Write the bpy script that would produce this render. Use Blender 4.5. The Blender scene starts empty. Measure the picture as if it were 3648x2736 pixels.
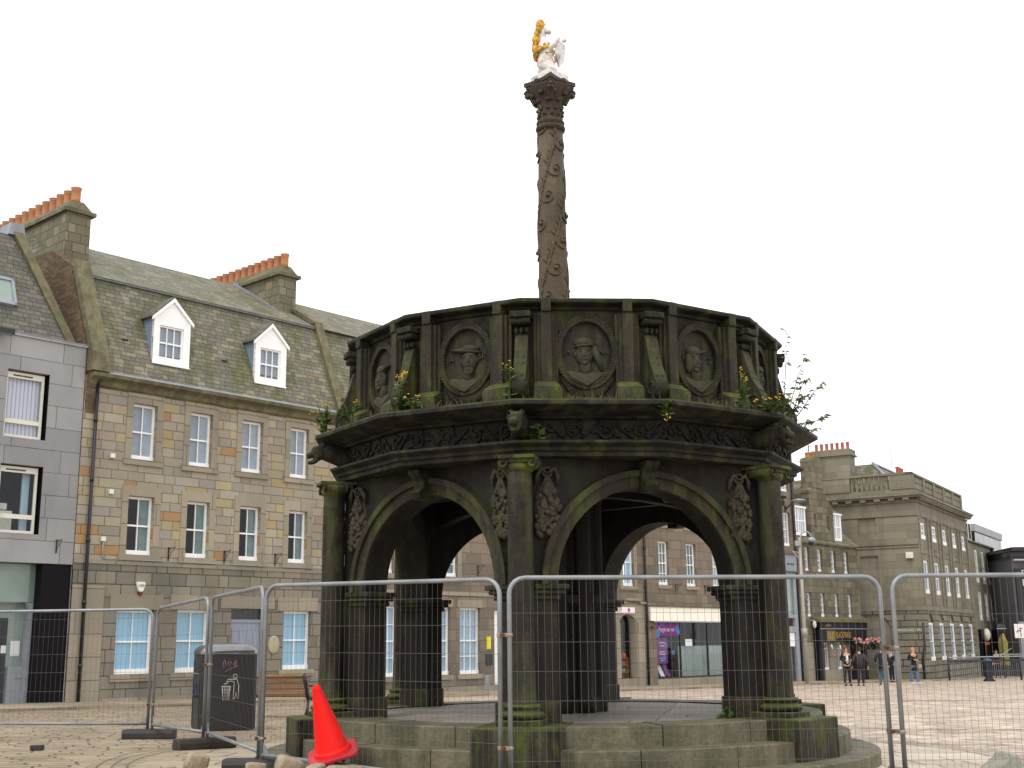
import bpy, bmesh, math, random
from mathutils import Matrix, Vector
random.seed(7)
C = bpy.context.scene.collection
PI = math.pi
R = math.radians
# ------------------------------------------------------------------ mesh builder
class MB:
    def __init__(s, T=None):
        s.V = []; s.F = []; s.M = []; s.S = []; s.T = T; s.UV = None
    def pt(s, p):
        p = Vector(p)
        if s.T is not None: p = s.T @ p
        s.V.append(p); return len(s.V) - 1
    def face(s, pts, m=0, smooth=False):
        s.F.append([s.pt(p) for p in pts]); s.M.append(m); s.S.append(smooth)
    def idx(s, ids, m=0, smooth=False):
        s.F.append(list(ids)); s.M.append(m); s.S.append(smooth)
    def box(s, x0, x1, y0, y1, z0, z1, m=0, X=None):
        P = [(x, y, z) for z in (z0, z1) for y in (y0, y1) for x in (x0, x1)]
        if X is not None: P = [X @ Vector(p) for p in P]
        i = [s.pt(p) for p in P]
        for f in ((0,2,3,1),(4,5,7,6),(0,1,5,4),(2,6,7,3),(0,4,6,2),(1,3,7,5)):
            s.idx([i[k] for k in f], m)
    def hexa(s, P, m=0):
        i = [s.pt(p) for p in P]
        for f in ((0,2,3,1),(4,5,7,6),(0,1,5,4),(2,6,7,3),(0,4,6,2),(1,3,7,5)):
            s.idx([i[k] for k in f], m)
    def prism(s, pts, vec, m=0, smooth=False):
        a = [s.pt(p) for p in pts]; b = [s.pt(Vector(p) + Vector(vec)) for p in pts]; n = len(a)
        s.idx(a[::-1], m); s.idx(b, m)
        for k in range(n): s.idx([a[k], a[(k+1) % n], b[(k+1) % n], b[k]], m, smooth)
    def tube(s, path, r, n=8, m=0, caps=True, closed=False):
        P = [Vector(p) for p in path]; N = len(P)
        rr = r if isinstance(r, (list, tuple)) else [r] * N
        rings = []; up = None
        for i in range(N):
            if closed: t = P[(i+1) % N] - P[i-1]
            else: t = P[min(i+1, N-1)] - P[max(i-1, 0)]
            t.normalize()
            if up is None:
                up = Vector((0,0,1)) if abs(t.z) < .9 else Vector((1,0,0))
            a = t.cross(up); 
            if a.length < 1e-6: a = t.orthogonal()
            a.normalize(); b = a.cross(t).normalized(); up = b
            rings.append([s.pt(P[i] + (a*math.cos(2*PI*k/n) + b*math.sin(2*PI*k/n))*rr[i]) for k in range(n)])
        for i in range(N if closed else N-1):
            A, B = rings[i], rings[(i+1) % N]
            for k in range(n): s.idx([A[k], A[(k+1) % n], B[(k+1) % n], B[k]], m, n > 4)
        if caps and not closed: s.idx(rings[0][::-1], m); s.idx(rings[-1], m)
    def lathe(s, prof, n=24, c=(0,0,0), a0=0., m=0, smooth=True, a1=2*PI):
        c = Vector(c); full = abs(a1 - a0 - 2*PI) < 1e-6 or a1 == 2*PI
        rings = []
        for r, z in prof:
            if r < 1e-5: rings.append([s.pt(c + Vector((0,0,z)))]); continue
            rings.append([s.pt(c + Vector((r*math.cos(a0 + 2*PI*k/n), r*math.sin(a0 + 2*PI*k/n), z))) for k in range(n)])
        for A, B in zip(rings, rings[1:]):
            if len(A) == 1 and len(B) == 1: continue
            for k in range(n):
                k2 = (k+1) % n
                if len(A) == 1: s.idx([A[0], B[k2], B[k]], m, smooth)
                elif len(B) == 1: s.idx([A[k], A[k2], B[0]], m, smooth)
                else: s.idx([A[k], A[k2], B[k2], B[k]], m, smooth)
        if len(rings[0]) > 1 and prof[1][0] > 1e-5: s.idx(rings[0][::-1], m)
        if len(rings[-1]) > 1 and prof[-2][0] > 1e-5: s.idx(rings[-1], m)
    def ell(s, c, r, nu=10, nv=6, m=0, X=None, jit=0):
        c = Vector(c); r = (r, r, r) if not isinstance(r, (tuple, list)) else r
        rings = []
        for j in range(nv+1):
            th = PI*j/nv; row = []
            for i in range(1 if j in (0, nv) else nu):
                ph = 2*PI*i/nu
                v = Vector((r[0]*math.sin(th)*math.cos(ph), r[1]*math.sin(th)*math.sin(ph), r[2]*math.cos(th)))
                if jit: v *= 1 + random.uniform(-jit, jit)
                if X is not None: v = X @ v
                row.append(s.pt(c + v))
            rings.append(row)
        for A, B in zip(rings, rings[1:]):
            for i in range(nu):
                i2 = (i+1) % nu
                if len(A) == 1: s.idx([A[0], B[i], B[i2]], m, True)
                elif len(B) == 1: s.idx([A[i], B[0], A[i2]], m, True)
                else: s.idx([A[i], B[i], B[i2], A[i2]], m, True)
    def ngon_sweep(s, prof, n, off, m=0, closed=True):
        # sweep (R,z) profile round an n-gon whose corners sit at angles off + k*360/n measured from the front, positive to the left
        k2 = len(prof)
        rings = [[s.pt((-r*math.sin(off + 2*PI*k/n), -r*math.cos(off + 2*PI*k/n), z)) for r, z in prof] for k in range(n)]
        for k in range(n):
            A, B = rings[k], rings[(k+1) % n]
            for i in range(k2 if closed else k2-1):
                j = (i+1) % k2
                s.idx([A[i], A[j], B[j], B[i]], m)
    def build(s, name, mats, parent=None, bevel=0, seg=2, weld=False, recalc=True, angle=None):
        me = bpy.data.meshes.new(name)
        me.from_pydata([tuple(v) for v in s.V], [], s.F)
        if not isinstance(mats, (list, tuple)): mats = [mats]
        for mt in mats: me.materials.append(MAT[mt] if isinstance(mt, str) else mt)
        me.polygons.foreach_set('material_index', s.M)
        me.polygons.foreach_set('use_smooth', s.S)
        if weld or recalc:
            bm = bmesh.new(); bm.from_mesh(me)
            if weld: bmesh.ops.remove_doubles(bm, verts=bm.verts, dist=1e-4)
            if recalc: bmesh.ops.recalc_face_normals(bm, faces=bm.faces)
            bm.to_mesh(me); bm.free()
        uv = me.uv_layers.new(name='UVMap')
        for p in me.polygons:
            n = p.normal
            if abs(n.z) > .985: ua, va = Vector((1,0,0)), Vector((0,1,0))
            else:
                ua = Vector((-n.y, n.x, 0)).normalized()
                if abs(ua.x) > abs(ua.y):
                    if ua.x < 0: ua = -ua
                elif ua.y < 0: ua = -ua
                va = n.cross(ua)
                if va.z < 0: va = -va
            for li in p.loop_indices:
                co = me.vertices[me.loops[li].vertex_index].co
                uv.data[li].uv = (co.dot(ua), co.dot(va))
        if angle is not None: me.set_sharp_from_angle(angle=R(angle))
        o = bpy.data.objects.new(name, me); C.objects.link(o)
        if parent is not None: o.parent = parent
        if bevel:
            b = o.modifiers.new('bevel', 'BEVEL'); b.width = bevel; b.segments = seg; b.limit_method = 'ANGLE'; b.angle_limit = R(40)
        return o
def empty(name, loc, rz=0):
    o = bpy.data.objects.new(name, None); C.objects.link(o); o.location = loc; o.rotation_euler = (0,0,rz); o.empty_display_size = .2
    return o
def tag(o, label=None, cat=None, group=None, kind=None):
    if label: o['label'] = label
    if cat: o['category'] = cat
    if group: o['group'] = group
    if kind: o['kind'] = kind
    return o
def dup(o, parent=None, loc=None, rz=None):
    c = o.copy(); C.objects.link(c)
    if parent is not None: c.parent = parent
    if loc is not None: c.location = loc
    if rz is not None: c.rotation_euler = (o.rotation_euler[0], o.rotation_euler[1], rz)
    for ch in list(o.children): dup(ch, c)
    return c
def text(body, name, mat, parent, loc, size, rot=(PI/2,0,0), extrude=.004, align='CENTER', sx=1, font_shear=0):
    cu = bpy.data.curves.new(name, 'FONT'); cu.body = body; cu.size = size; cu.extrude = extrude; cu.align_x = align; cu.align_y = 'CENTER'; cu.shear = font_shear; cu.resolution_u = 3
    t = bpy.data.objects.new('tmp', cu); C.objects.link(t)
    dg = bpy.context.evaluated_depsgraph_get(); me = bpy.data.meshes.new_from_object(t.evaluated_get(dg)); me.name = name
    bpy.data.objects.remove(t); me.materials.clear(); me.materials.append(MAT[mat])
    o = bpy.data.objects.new(name, me); C.objects.link(o); o.parent = parent; o.location = loc; o.rotation_euler = rot; o.scale = (sx,1,1)
    return o
def skin_obj(name, nodes, edges, mat, parent, sub=2, root=0):
    me = bpy.data.meshes.new(name); bm = bmesh.new(); lay = bm.verts.layers.skin.verify()
    vs = []
    for i, nd in enumerate(nodes):
        v = bm.verts.new(nd[:3]); r = nd[3]; r2 = nd[4] if len(nd) > 4 else r
        v[lay].radius = (r, r2); v[lay].use_root = (i == root); vs.append(v)
    for a, b in edges: bm.edges.new((vs[a], vs[b]))
    bm.to_mesh(me); bm.free(); me.materials.append(MAT[mat])
    o = bpy.data.objects.new(name, me); C.objects.link(o)
    sk = o.modifiers.new('skin', 'SKIN'); sk.use_smooth_shade = True; sk.branch_smoothing = .3
    sb = o.modifiers.new('sub', 'SUBSURF'); sb.levels = sub; sb.render_levels = sub
    # bake to a plain mesh
    dg = bpy.context.evaluated_depsgraph_get(); m2 = bpy.data.meshes.new_from_object(o.evaluated_get(dg)); m2.name = name
    o.modifiers.clear(); o.data = m2
    if not m2.materials: m2.materials.append(MAT[mat])
    if parent is not None: o.parent = parent
    return o
# ------------------------------------------------------------------ materials
MAT = {}
class NT:
    def __init__(s, name):
        s.m = bpy.data.materials.new(name); s.m.use_nodes = True; s.t = s.m.node_tree; s.t.nodes.clear(); MAT[name] = s.m
        s.out = s.n('ShaderNodeOutputMaterial')
    def n(s, typ, ins=None, **props):
        nd = s.t.nodes.new(typ)
        for k, v in props.items(): setattr(nd, k, v)
        for k, v in (ins or {}).items():
            sk = nd.inputs[k]
            if isinstance(v, bpy.types.NodeSocket): s.t.links.new(v, sk)
            else: sk.default_value = v
        return nd
    def math(s, op, a, b=None, c=None, clamp=False):
        ins = {0: a}
        if b is not None: ins[1] = b
        if c is not None: ins[2] = c
        return s.n('ShaderNodeMath', ins, operation=op, use_clamp=clamp).outputs[0]
    def mix(s, f, a, b, typ='RGBA', blend='MIX'):
        nd = s.n('ShaderNodeMix', data_type='RGBA', blend_type=blend)
        for k, v in ((0, f), (6, a), (7, b)):
            if isinstance(v, bpy.types.NodeSocket): s.t.links.new(v, nd.inputs[k])
            else: nd.inputs[k].default_value = v if k == 0 else (*v[:3], 1)
        return nd.outputs[2]
    def ramp(s, f, cols, interp='LINEAR'):
        nd = s.n('ShaderNodeValToRGB', {0: f}); cr = nd.color_ramp; cr.interpolation = interp
        if not isinstance(cols[0][0], (tuple, list)): cols = [(i/(len(cols)-1) if interp == 'LINEAR' else i/len(cols), c) for i, c in enumerate(cols)]
        else: cols = [(c[1], c[0]) for c in cols]
        while len(cr.elements) < len(cols): cr.elements.new(.5)
        for e, (p, c) in zip(cr.elements, cols): e.position = p; e.color = (*c[:3], 1)
        return nd.outputs[0]
    def noise(s, scale, detail=4, rough=.55, vec=None, sc3=None, dist=0):
        if vec is None: vec = s.obj()
        if sc3 is not None: vec = s.n('ShaderNodeMapping', {0: vec, 3: sc3}).outputs[0]
        return s.n('ShaderNodeTexNoise', {'Vector': vec, 'Scale': scale, 'Detail': detail, 'Roughness': rough, 'Distortion': dist}).outputs[0]
    def tc(s):
        if not hasattr(s, '_tc'): s._tc = s.n('ShaderNodeTexCoord')
        return s._tc
    def obj(s): return s.tc().outputs['Object']
    def uv(s): return s.tc().outputs['UV']
    def mapr(s, v, a, b, c=0, d=1): return s.n('ShaderNodeMapRange', {0: v, 1: a, 2: b, 3: c, 4: d}).outputs[0]
    def bump(s, h, strength=.4, dist=.02, nrm=None):
        ins = {'Strength': strength, 'Distance': dist, 'Height': h}
        if nrm is not None: ins['Normal'] = nrm
        return s.n('ShaderNodeBump', ins).outputs[0]
    def bsdf(s, col, rough=.8, metal=0, nrm=None, spec=.5, **kw):
        b = s.n('ShaderNodeBsdfPrincipled')
        for k, v in (('Base Color', col), ('Roughness', rough), ('Metallic', metal), ('Normal', nrm), ('Specular IOR Level', spec), *kw.items()):
            if v is None: continue
            if isinstance(v, bpy.types.NodeSocket): s.t.links.new(v, b.inputs[k])
            else: b.inputs[k].default_value = (*v[:3], 1) if k in ('Base Color', 'Emission Color') else v
        s.t.links.new(b.outputs[0], s.out.inputs[0]); return b
    def blocks(s, u, v, W2, h, joint, seed=0., dvs=1.):
        """random ashlar: returns (id value 0..1, joint mask 0..1, second random)"""
        row = s.math('FLOOR', s.math('DIVIDE', v, h)); rf = s.math('FRACT', s.math('DIVIDE', v, h))
        w1 = s.n('ShaderNodeTexWhiteNoise', {'W': s.math('ADD', row, seed)}, noise_dimensions='1D').outputs[0]
        U = s.math('ADD', s.math('DIVIDE', u, W2), s.math('MULTIPLY', w1, 7.3))
        cell = s.math('FLOOR', U); f = s.math('FRACT', U)
        cv = s.n('ShaderNodeCombineXYZ', {0: cell, 1: row, 2: seed}).outputs[0]
        w2 = s.n('ShaderNodeTexWhiteNoise', {0: cv}, noise_dimensions='3D').outputs[0]
        sp = s.math('MULTIPLY_ADD', w2, .4, .3); right = s.math('GREATER_THAN', f, sp)
        iv = s.n('ShaderNodeCombineXYZ', {0: s.math('MULTIPLY_ADD', cell, 2., right), 1: row, 2: seed+3.7}).outputs[0]
        wn = s.n('ShaderNodeTexWhiteNoise', {0: iv}, noise_dimensions='3D')
        du = s.math('MULTIPLY', s.math('MINIMUM', s.math('MINIMUM', f, s.math('SUBTRACT', 1., f)), s.math('ABSOLUTE', s.math('SUBTRACT', f, sp))), W2)
        dv = s.math('MULTIPLY', s.math('MINIMUM', rf, s.math('SUBTRACT', 1., rf)), h)
        if dvs != 1.: dv = s.math('MULTIPLY', dv, dvs)
        d = s.math('MINIMUM', du, dv)
        d = s.math('ADD', d, s.math('MULTIPLY', s.math('SUBTRACT', s.noise(9, 2), .5), joint*1.2))
        jm = s.mapr(d, joint*.6, joint*1.5, 1, 0)
        sep = s.n('ShaderNodeSeparateColor', {0: wn.outputs[1]})
        return wn.outputs[0], jm, sep.outputs[1], rf
def sepuv(N):
    x = N.n('ShaderNodeSeparateXYZ', {0: N.uv()}); return x.outputs[0], x.outputs[1]
def srgb(r, g, b):
    f = lambda c: (c/255/12.92 if c/255 <= .04045 else ((c/255+.055)/1.055)**2.4)
    return (f(r), f(g), f(b))
def ashlar(name, cols, mortar, W2=1.25, h=.31, joint=.013, seed=1., rough=.85, stain=.35, bumpd=.012, moss=0, stainc=(.03,.026,.02), desat=.22):
    N = NT(name); u, v = sepuv(N); cols = [tuple(c*(1-desat) + desat*(.3*k[0]+.55*k[1]+.15*k[2]) for c in k) for k in cols]
    idv, jm, r2, rf = N.blocks(u, v, W2, h, joint, seed)
    col = N.ramp(idv, cols, 'CONSTANT')
    sp = N.noise(38, 4, .7); col = N.mix(N.mapr(sp, .3, .7, 0, .4), col, N.mix(.5, col, (.02,.018,.016)))
    col = N.mix(N.math('MULTIPLY', r2, .16), col, (.06,.055,.045))
    st = N.noise(1., 5, .6, sc3=(.8,.8,.22)); col = N.mix(N.mapr(st, .48, .75, 0, stain), col, stainc)
    big = N.noise(.35, 3); col = N.mix(N.mapr(big, .4, .7, 0, .22), col, (.11,.1,.085))
    if moss: col = N.mix(N.mapr(N.noise(.8, 6, .65, sc3=(1,1,.5)), .55, .72, 0, moss), col, (.055,.07,.018))
    col = N.mix(N.math('MULTIPLY', jm, N.mapr(N.noise(.7, 3), .3, .6, .55, 1.)), col, mortar)
    hgt = N.math('MULTIPLY_ADD', sp, .25, N.math('MULTIPLY', jm, -1.))
    N.bsdf(col, rough, nrm=N.bump(hgt, .7, bumpd), spec=.25)
def slate(name, cols, moss=.5, W2=.5, h=.15):
    N = NT(name); u, v = sepuv(N); cols = [tuple(.88*(c*.72 + .28*(.3*k[0]+.55*k[1]+.15*k[2])) for c in k) for k in cols]
    idv, jm, r2, rf = N.blocks(u, v, W2, h, .007, 5.)
    col = N.ramp(idv, cols, 'CONSTANT')
    sp = N.noise(30, 4, .7); col = N.mix(N.mapr(sp, .35, .7, 0, .4), col, (.025,.025,.02))
    ms = N.noise(.75, 6, .68, sc3=(1.6,1.6,.45)); col = N.mix(N.mapr(ms, .46, .62, 0, moss), col, (.085,.1,.02))
    lich = N.noise(5, 5, .7); col = N.mix(N.mapr(lich, .6, .72, 0, .35), col, (.2,.2,.15))
    col = N.mix(N.math('MULTIPLY', jm, .75), col, (.018,.018,.014))
    hgt = N.math('ADD', N.math('MULTIPLY', rf, -1.), N.math('MULTIPLY', jm, -.4))
    N.bsdf(col, .75, nrm=N.bump(hgt, .8, .014), spec=.3)
def plain(name, col, rough=.6, metal=0, var=.15, scale=6, bumps=0., spec=.5, dark=None, **kw):
    N = NT(name); ns = N.noise(scale, 5, .6)
    d = dark if dark is not None else tuple(c*.45 for c in col)
    c = N.mix(N.mapr(ns, .35, .75, 0, min(1, var*2.2)), col, d)
    nr = N.bump(N.noise(scale*5, 4), bumps, .01) if bumps else None
    rr = N.mapr(ns, .3, .7, max(0, rough-.06), min(1, rough+.06))
    N.bsdf(c, rr, metal, nrm=nr, spec=spec, **kw)
def oldstone(name, base, alt, light, moss=.5, mossup=.6, wet=.75, sc=1., mossc=(.045,.058,.012), k_=1.):
    base, alt, light = (tuple(c*k_ for c in q) for q in (base, alt, light))
    """weathered sandstone: soot, paler washed streaks and algae"""
    N = NT(name)
    a = N.noise(1.1*sc, 7, .62); col = N.ramp(a, [(tuple(x*.5 for x in base), .3), (base, .42), (alt, .54), (tuple(x*.6 for x in base), .68)])
    b = N.noise(1.6*sc, 6, .6, sc3=(3,3,.5)); col = N.mix(N.mapr(b, .5, .7, 0, .62), col, light)
    c = N.noise(24*sc, 5, .7); col = N.mix(N.mapr(c, .4, .7, 0, .45), col, tuple(x*.4 for x in base))
    k = N.noise(2.3*sc, 7, .65, sc3=(1.6,1.6,.6)); mk = N.mapr(k, .5, .66, 0, moss)
    if mossup:
        g = N.n('ShaderNodeNewGeometry'); nz = N.n('ShaderNodeSeparateXYZ', {0: g.outputs['Normal']}).outputs[2]
        up = N.mapr(nz, .15, .8, 0, 1); mk = N.math('MAXIMUM', mk, N.math('MULTIPLY', N.math('MULTIPLY', up, mossup), N.mapr(N.noise(4, 5), .3, .6)))
    mc = N.ramp(N.noise(7, 4), [tuple(x*.6 for x in mossc), mossc, tuple(x*1.7 for x in mossc)])
    col = N.mix(mk, col, mc)
    h = N.math('ADD', N.noise(5*sc, 8, .68), N.math('MULTIPLY', c, .35))
    N.bsdf(col, N.mapr(a, .3, .7, wet-.15, wet+.12), nrm=N.bump(h, .8, .03), spec=.35)
# masonry
B = lambda *a: srgb(*a)
ashlar('granite_upper', [B(178,168,144), B(166,158,138), B(172,160,140), B(186,170,132), B(164,156,142), B(174,156,138), B(162,156,142), B(182,172,148), B(170,158,136), B(176,164,146), B(180,160,118), B(168,160,144), B(178,168,142), B(172,162,144), B(164,152,130), B(176,168,150), B(182,168,134), B(170,160,142), B(160,154,140), B(180,140,98)], B(108,98,68), seed=1., h=.27, W2=1.2, joint=.011, stain=.22, desat=.05)
ashlar('granite_lower', [B(150,142,122), B(134,128,112), B(156,148,126), B(140,132,116), B(148,140,114), B(126,122,108), B(154,140,120), B(142,138,122)], B(78,70,50), seed=9., W2=1.15, h=.36, stain=.5)
ashlar('granite_dressed', [B(168,156,130), B(160,150,126), B(174,160,132)], B(112,102,78), seed=3., W2=3.4, h=.62, stain=.3)
ashlar('granite_brown', [B(142,124,104), B(130,114,96), B(150,130,108), B(124,112,96), B(138,120,98), B(146,132,110)], B(104,92,74), seed=12., W2=1.5, h=.4, stain=.4)
ashlar('granite_green', [B(126,118,92), B(112,106,84), B(134,124,96), B(118,110,84), B(104,98,78), B(138,126,100)], B(78,72,54), seed=17., W2=1.1, h=.36, stain=.5, moss=.35)
ashlar('granite_bank', [B(142,138,114), B(134,130,108), B(148,144,120), B(138,132,108), B(146,140,116)], B(58,54,42), seed=21., W2=1.9, h=.36, stain=.4, joint=.03, bumpd=.04)
ashlar('granite_bank_smooth', [B(142,134,110), B(136,128,104), B(148,140,116)], B(100,92,72), seed=23., W2=2.1, h=.42, stain=.4, joint=.005)
ashlar('chimney_stone', [B(136,128,100), B(124,116,90), B(144,134,104), B(130,121,90), B(120,113,90)], B(84,80,62), seed=27., W2=.8, h=.3, stain=.5, moss=.4)
ashlar('brick_gable', [B(128,98,62), B(112,86,56), B(136,106,70), B(104,82,58)], B(92,82,64), seed=31., W2=.46, h=.085, joint=.006, stain=.5)
ashlar('grey_cladding', [B(168,167,166), B(162,161,160), B(172,171,170), B(154,154,154)], B(72,72,72), seed=35., W2=3.6, h=.62, joint=.008, stain=.3, rough=.55, bumpd=.004, stainc=(.06,.06,.06))
slate('roof_slate', [B(132,126,100), B(122,117,94), B(140,132,104), B(126,121,100), B(116,112,92), B(146,136,106), B(130,121,102), B(156,148,116)], moss=.7)
slate('roof_slate_grey', [B(118,112,100), B(106,102,92), B(126,119,104), B(110,106,98), B(132,122,104)], moss=.35)
oldstone('cope_stone', B(118,112,82), B(96,90,68), B(138,130,98), moss=.45, mossup=.3)
# market cross stones
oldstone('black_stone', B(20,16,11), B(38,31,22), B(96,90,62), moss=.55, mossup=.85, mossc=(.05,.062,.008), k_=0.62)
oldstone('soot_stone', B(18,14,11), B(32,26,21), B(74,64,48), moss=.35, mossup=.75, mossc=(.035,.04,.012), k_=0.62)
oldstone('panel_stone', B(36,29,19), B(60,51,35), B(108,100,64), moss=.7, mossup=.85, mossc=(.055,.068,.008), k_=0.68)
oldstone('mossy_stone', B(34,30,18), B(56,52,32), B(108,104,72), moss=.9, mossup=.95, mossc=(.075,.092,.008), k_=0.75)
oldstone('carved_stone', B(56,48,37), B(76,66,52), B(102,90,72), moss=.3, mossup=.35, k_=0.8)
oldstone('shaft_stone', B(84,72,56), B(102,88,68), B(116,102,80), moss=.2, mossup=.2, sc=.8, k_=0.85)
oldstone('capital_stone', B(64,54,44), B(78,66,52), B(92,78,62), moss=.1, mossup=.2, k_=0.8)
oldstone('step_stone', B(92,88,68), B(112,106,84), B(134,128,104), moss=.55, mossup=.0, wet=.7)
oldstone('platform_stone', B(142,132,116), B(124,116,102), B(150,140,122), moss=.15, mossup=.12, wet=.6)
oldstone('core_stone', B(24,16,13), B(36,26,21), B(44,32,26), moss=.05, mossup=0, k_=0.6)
oldstone('rubble_stone', B(176,160,136), B(150,138,116), B(196,180,150), moss=.12, mossup=0, sc=4)
# statue
N = NT('statue_white'); a = N.noise(5, 6, .6); c = N.ramp(a, [(B(176,170,168), .3), (B(222,218,214), .5), (B(128,120,118), .68)])
k = N.noise(4.2, 5, .6, sc3=(1,1,1)); oz = N.n('ShaderNodeSeparateXYZ', {0: N.obj()}).outputs[2]
band = N.math('MULTIPLY', N.mapr(oz, .16, .24), N.mapr(oz, .34, .27)); c = N.mix(N.math('MULTIPLY', N.mapr(k, .42, .55), band), c, B(176,116,48))
N.bsdf(c, .6, nrm=N.bump(a, .3, .02), spec=.3)
N = NT('statue_gold'); a = N.noise(14, 5, .65); c = N.ramp(a, [(B(120,76,22), .3), (B(196,148,40), .5), (B(232,190,80), .68)]); N.bsdf(c, .45, .25, nrm=N.bump(a, .8, .02))
# plain paints and the like
plain('white_paint', B(246,246,244), .45, var=.04, spec=.4)
plain('cream_paint', B(226,222,206), .5, var=.12, scale=3)
plain('cream_fascia', B(255,250,232), .55, var=.1, scale=1.6, dark=B(206,190,150))
plain('black_iron', (.012,.012,.016), .45, var=.1)
plain('pub_black', (.007,.007,.011), .45, var=.1, spec=.15)
plain('lead', B(138,142,150), .5, var=.3, scale=3)
plain('dark_gutter', B(70,64,52), .7, var=.4)
plain('pot_clay', B(186,128,88), .8, var=.25, scale=5, dark=B(140,92,66))
plain('pot_red', B(178,98,84), .8, var=.25, scale=5, dark=B(120,66,60))
N = NT('galvanised'); a = N.noise(60, 3, .6); b_ = N.noise(3, 4)
N.bsdf(N.ramp(b_, [(B(126,130,132), .3), (B(150,154,156), .7)]), N.mapr(a, .3, .7, .38, .55), .55, nrm=N.bump(a, .1, .003))
plain('wire', B(104,98,100), .5, .3, var=.1)
plain('rubber_black', (.014,.013,.014), .6, var=.3, scale=4, bumps=.3, dark=(.05,.04,.032))
plain('rubber_dusty', (.045,.036,.028), .85, var=.4, scale=3, bumps=.3)
plain('clamp_metal', B(160,150,136), .35, .8, var=.1)
plain('rust', B(112,62,40), .7, .2, var=.3, scale=20)
plain('cone_orange', B(242,20,12), .5, var=.22, scale=5, dark=B(190,14,14), spec=.3)
plain('cone_red', B(184,34,44), .5, var=.25, scale=4, dark=B(120,20,30))
plain('bin_black', (.008,.008,.009), .4, var=.25, scale=2, spec=.3, dark=(.018,.017,.015))
plain('bin_lid', (.3,.3,.3), .2, .85, var=.25, scale=3, spec=.8, dark=(.06,.06,.06))
plain('print_white', B(196,196,186), .6, var=.1)
plain('print_pink', B(150,104,104), .6, var=.1)
plain('print_purple', B(58,42,84), .6, var=.3)
N = NT('bench_wood'); a = N.noise(9, 5, .6, sc3=(.3,3,3)); N.bsdf(N.ramp(a, [(B(92,60,22), .3), (B(136,92,38), .55), (B(78,52,22), .75)]), .5, nrm=N.bump(a, .3, .004))
plain('door_blue', B(148,156,170), .5, var=.08)
plain('plaque_cream', B(176,166,136), .6, var=.15)
plain('alarm_white', B(226,224,208), .5, var=.06); plain('alarm_red', B(96,14,22), .4, var=.1)
plain('yellow_sign', B(236,220,20), .5, var=.05); plain('dark_plate', B(36,36,36), .5)
plain('blind_blue', B(166,208,232), .8, var=.06, scale=1); plain('blind_pale', B(176,200,216), .8, var=.05, scale=1)
N = NT('vertical_blind'); x = N.n('ShaderNodeSeparateXYZ', {0: N.obj()}).outputs[0]; w = N.math('FRACT', N.math('MULTIPLY', x, 9.)); N.bsdf(N.ramp(w, [(B(150,152,176), .0), (B(214,214,226), .25), (B(226,226,234), .8), (B(150,152,176), 1.)]), .8)
plain('curtain_grey', B(176,184,196), .9, var=.2, scale=4); plain('curtain_green', B(126,146,142), .9, var=.25, scale=4); plain('curtain_purple', B(98,62,132), .9, var=.25, scale=4); plain('curtain_white', B(206,204,206), .9, var=.25, scale=5)
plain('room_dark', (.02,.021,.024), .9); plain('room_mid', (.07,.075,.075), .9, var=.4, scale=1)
plain('ceiling_light', B(166,174,182), .9)
N = NT('glass'); ge = N.n('ShaderNodeNewGeometry'); dt = N.n('ShaderNodeVectorMath', {0: ge.outputs['Normal'], 1: ge.outputs['Incoming']}, operation='DOT_PRODUCT').outputs['Value']; fr = N.math('MULTIPLY_ADD', N.math('POWER', N.math('SUBTRACT', 1., N.math('ABSOLUTE', dt)), 5.), .93, .028); tr = N.n('ShaderNodeBsdfTransparent', {0: (.86,.89,.9,1)}); gl = N.n('ShaderNodeBsdfGlossy', {'Color': (.95,.97,1,1), 'Roughness': .03})
mx = N.n('ShaderNodeMixShader', {0: fr, 1: tr.outputs[0], 2: gl.outputs[0]}); N.t.links.new(mx.outputs[0], N.out.inputs[0])
N = NT('frosted_glass'); a = N.noise(.8, 3); N.bsdf(N.ramp(a, [(B(126,142,134), .3), (B(150,166,158), .7)]), .18, spec=.5)
N = NT('shop_glass_green'); a = N.noise(.6, 3); N.bsdf(N.ramp(a, [(B(96,118,108), .3), (B(132,152,140), .7)]), .1, spec=.6)
plain('black_granite', (.006,.005,.006), .35, var=.2, scale=30, dark=(.014,.012,.014), spec=.08)
plain('paper_white', B(226,230,230), .8, var=.05); plain('poster_purple', B(118,20,120), .6, var=.2, scale=3, dark=B(88,22,104)); plain('flower_blue', B(64,130,206), .6, var=.2)
plain('poster_white_text', B(230,210,236), .6); plain('sign_pink', B(206,40,110), .5); plain('sign_white', B(240,234,232), .5, var=.05)
plain('grey_fascia', B(136,142,154), .5, var=.1, scale=2); plain('grey_frame', B(150,156,164), .5); plain('sign_navy', B(30,38,62), .5)
plain('gold_letter', B(190,150,40), .4, .3, var=.2, scale=20); plain('sign_gold_dark', B(120,94,34), .5)
plain('pub_text', B(150,160,90), .5)
plain('shelf_wood', B(170,120,60), .6, var=.2); plain('toy_orange', B(220,84,30), .5); plain('toy_blue', B(70,140,200), .4); plain('toy_glass', B(160,180,180), .2); plain('toy_white', B(210,214,216), .3)
plain('metal_panel', B(150,152,152), .5, var=.12, scale=1.5); plain('brown_window', (.035,.026,.022), .2, var=.4, scale=1.2); plain('rust_window', B(118,82,48), .3, var=.4, scale=2)
oldstone('column_stone', B(27,23,16), B(48,42,31), B(112,108,86), moss=.5, mossup=.6, mossc=(.06,.068,.014), k_=0.72)
plain('dark_building', B(104,104,106), .6, var=.1, scale=1); plain('very_dark', (.012,.011,.014), .3)
plain('letter_white', B(226,228,232), .5)
plain('letter_orange', B(236,110,24), .5)
plain('flag_orange', B(216,110,56), .7); plain('flag_green', B(40,96,72), .7); plain('flag_red', B(150,40,40), .7)
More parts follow.
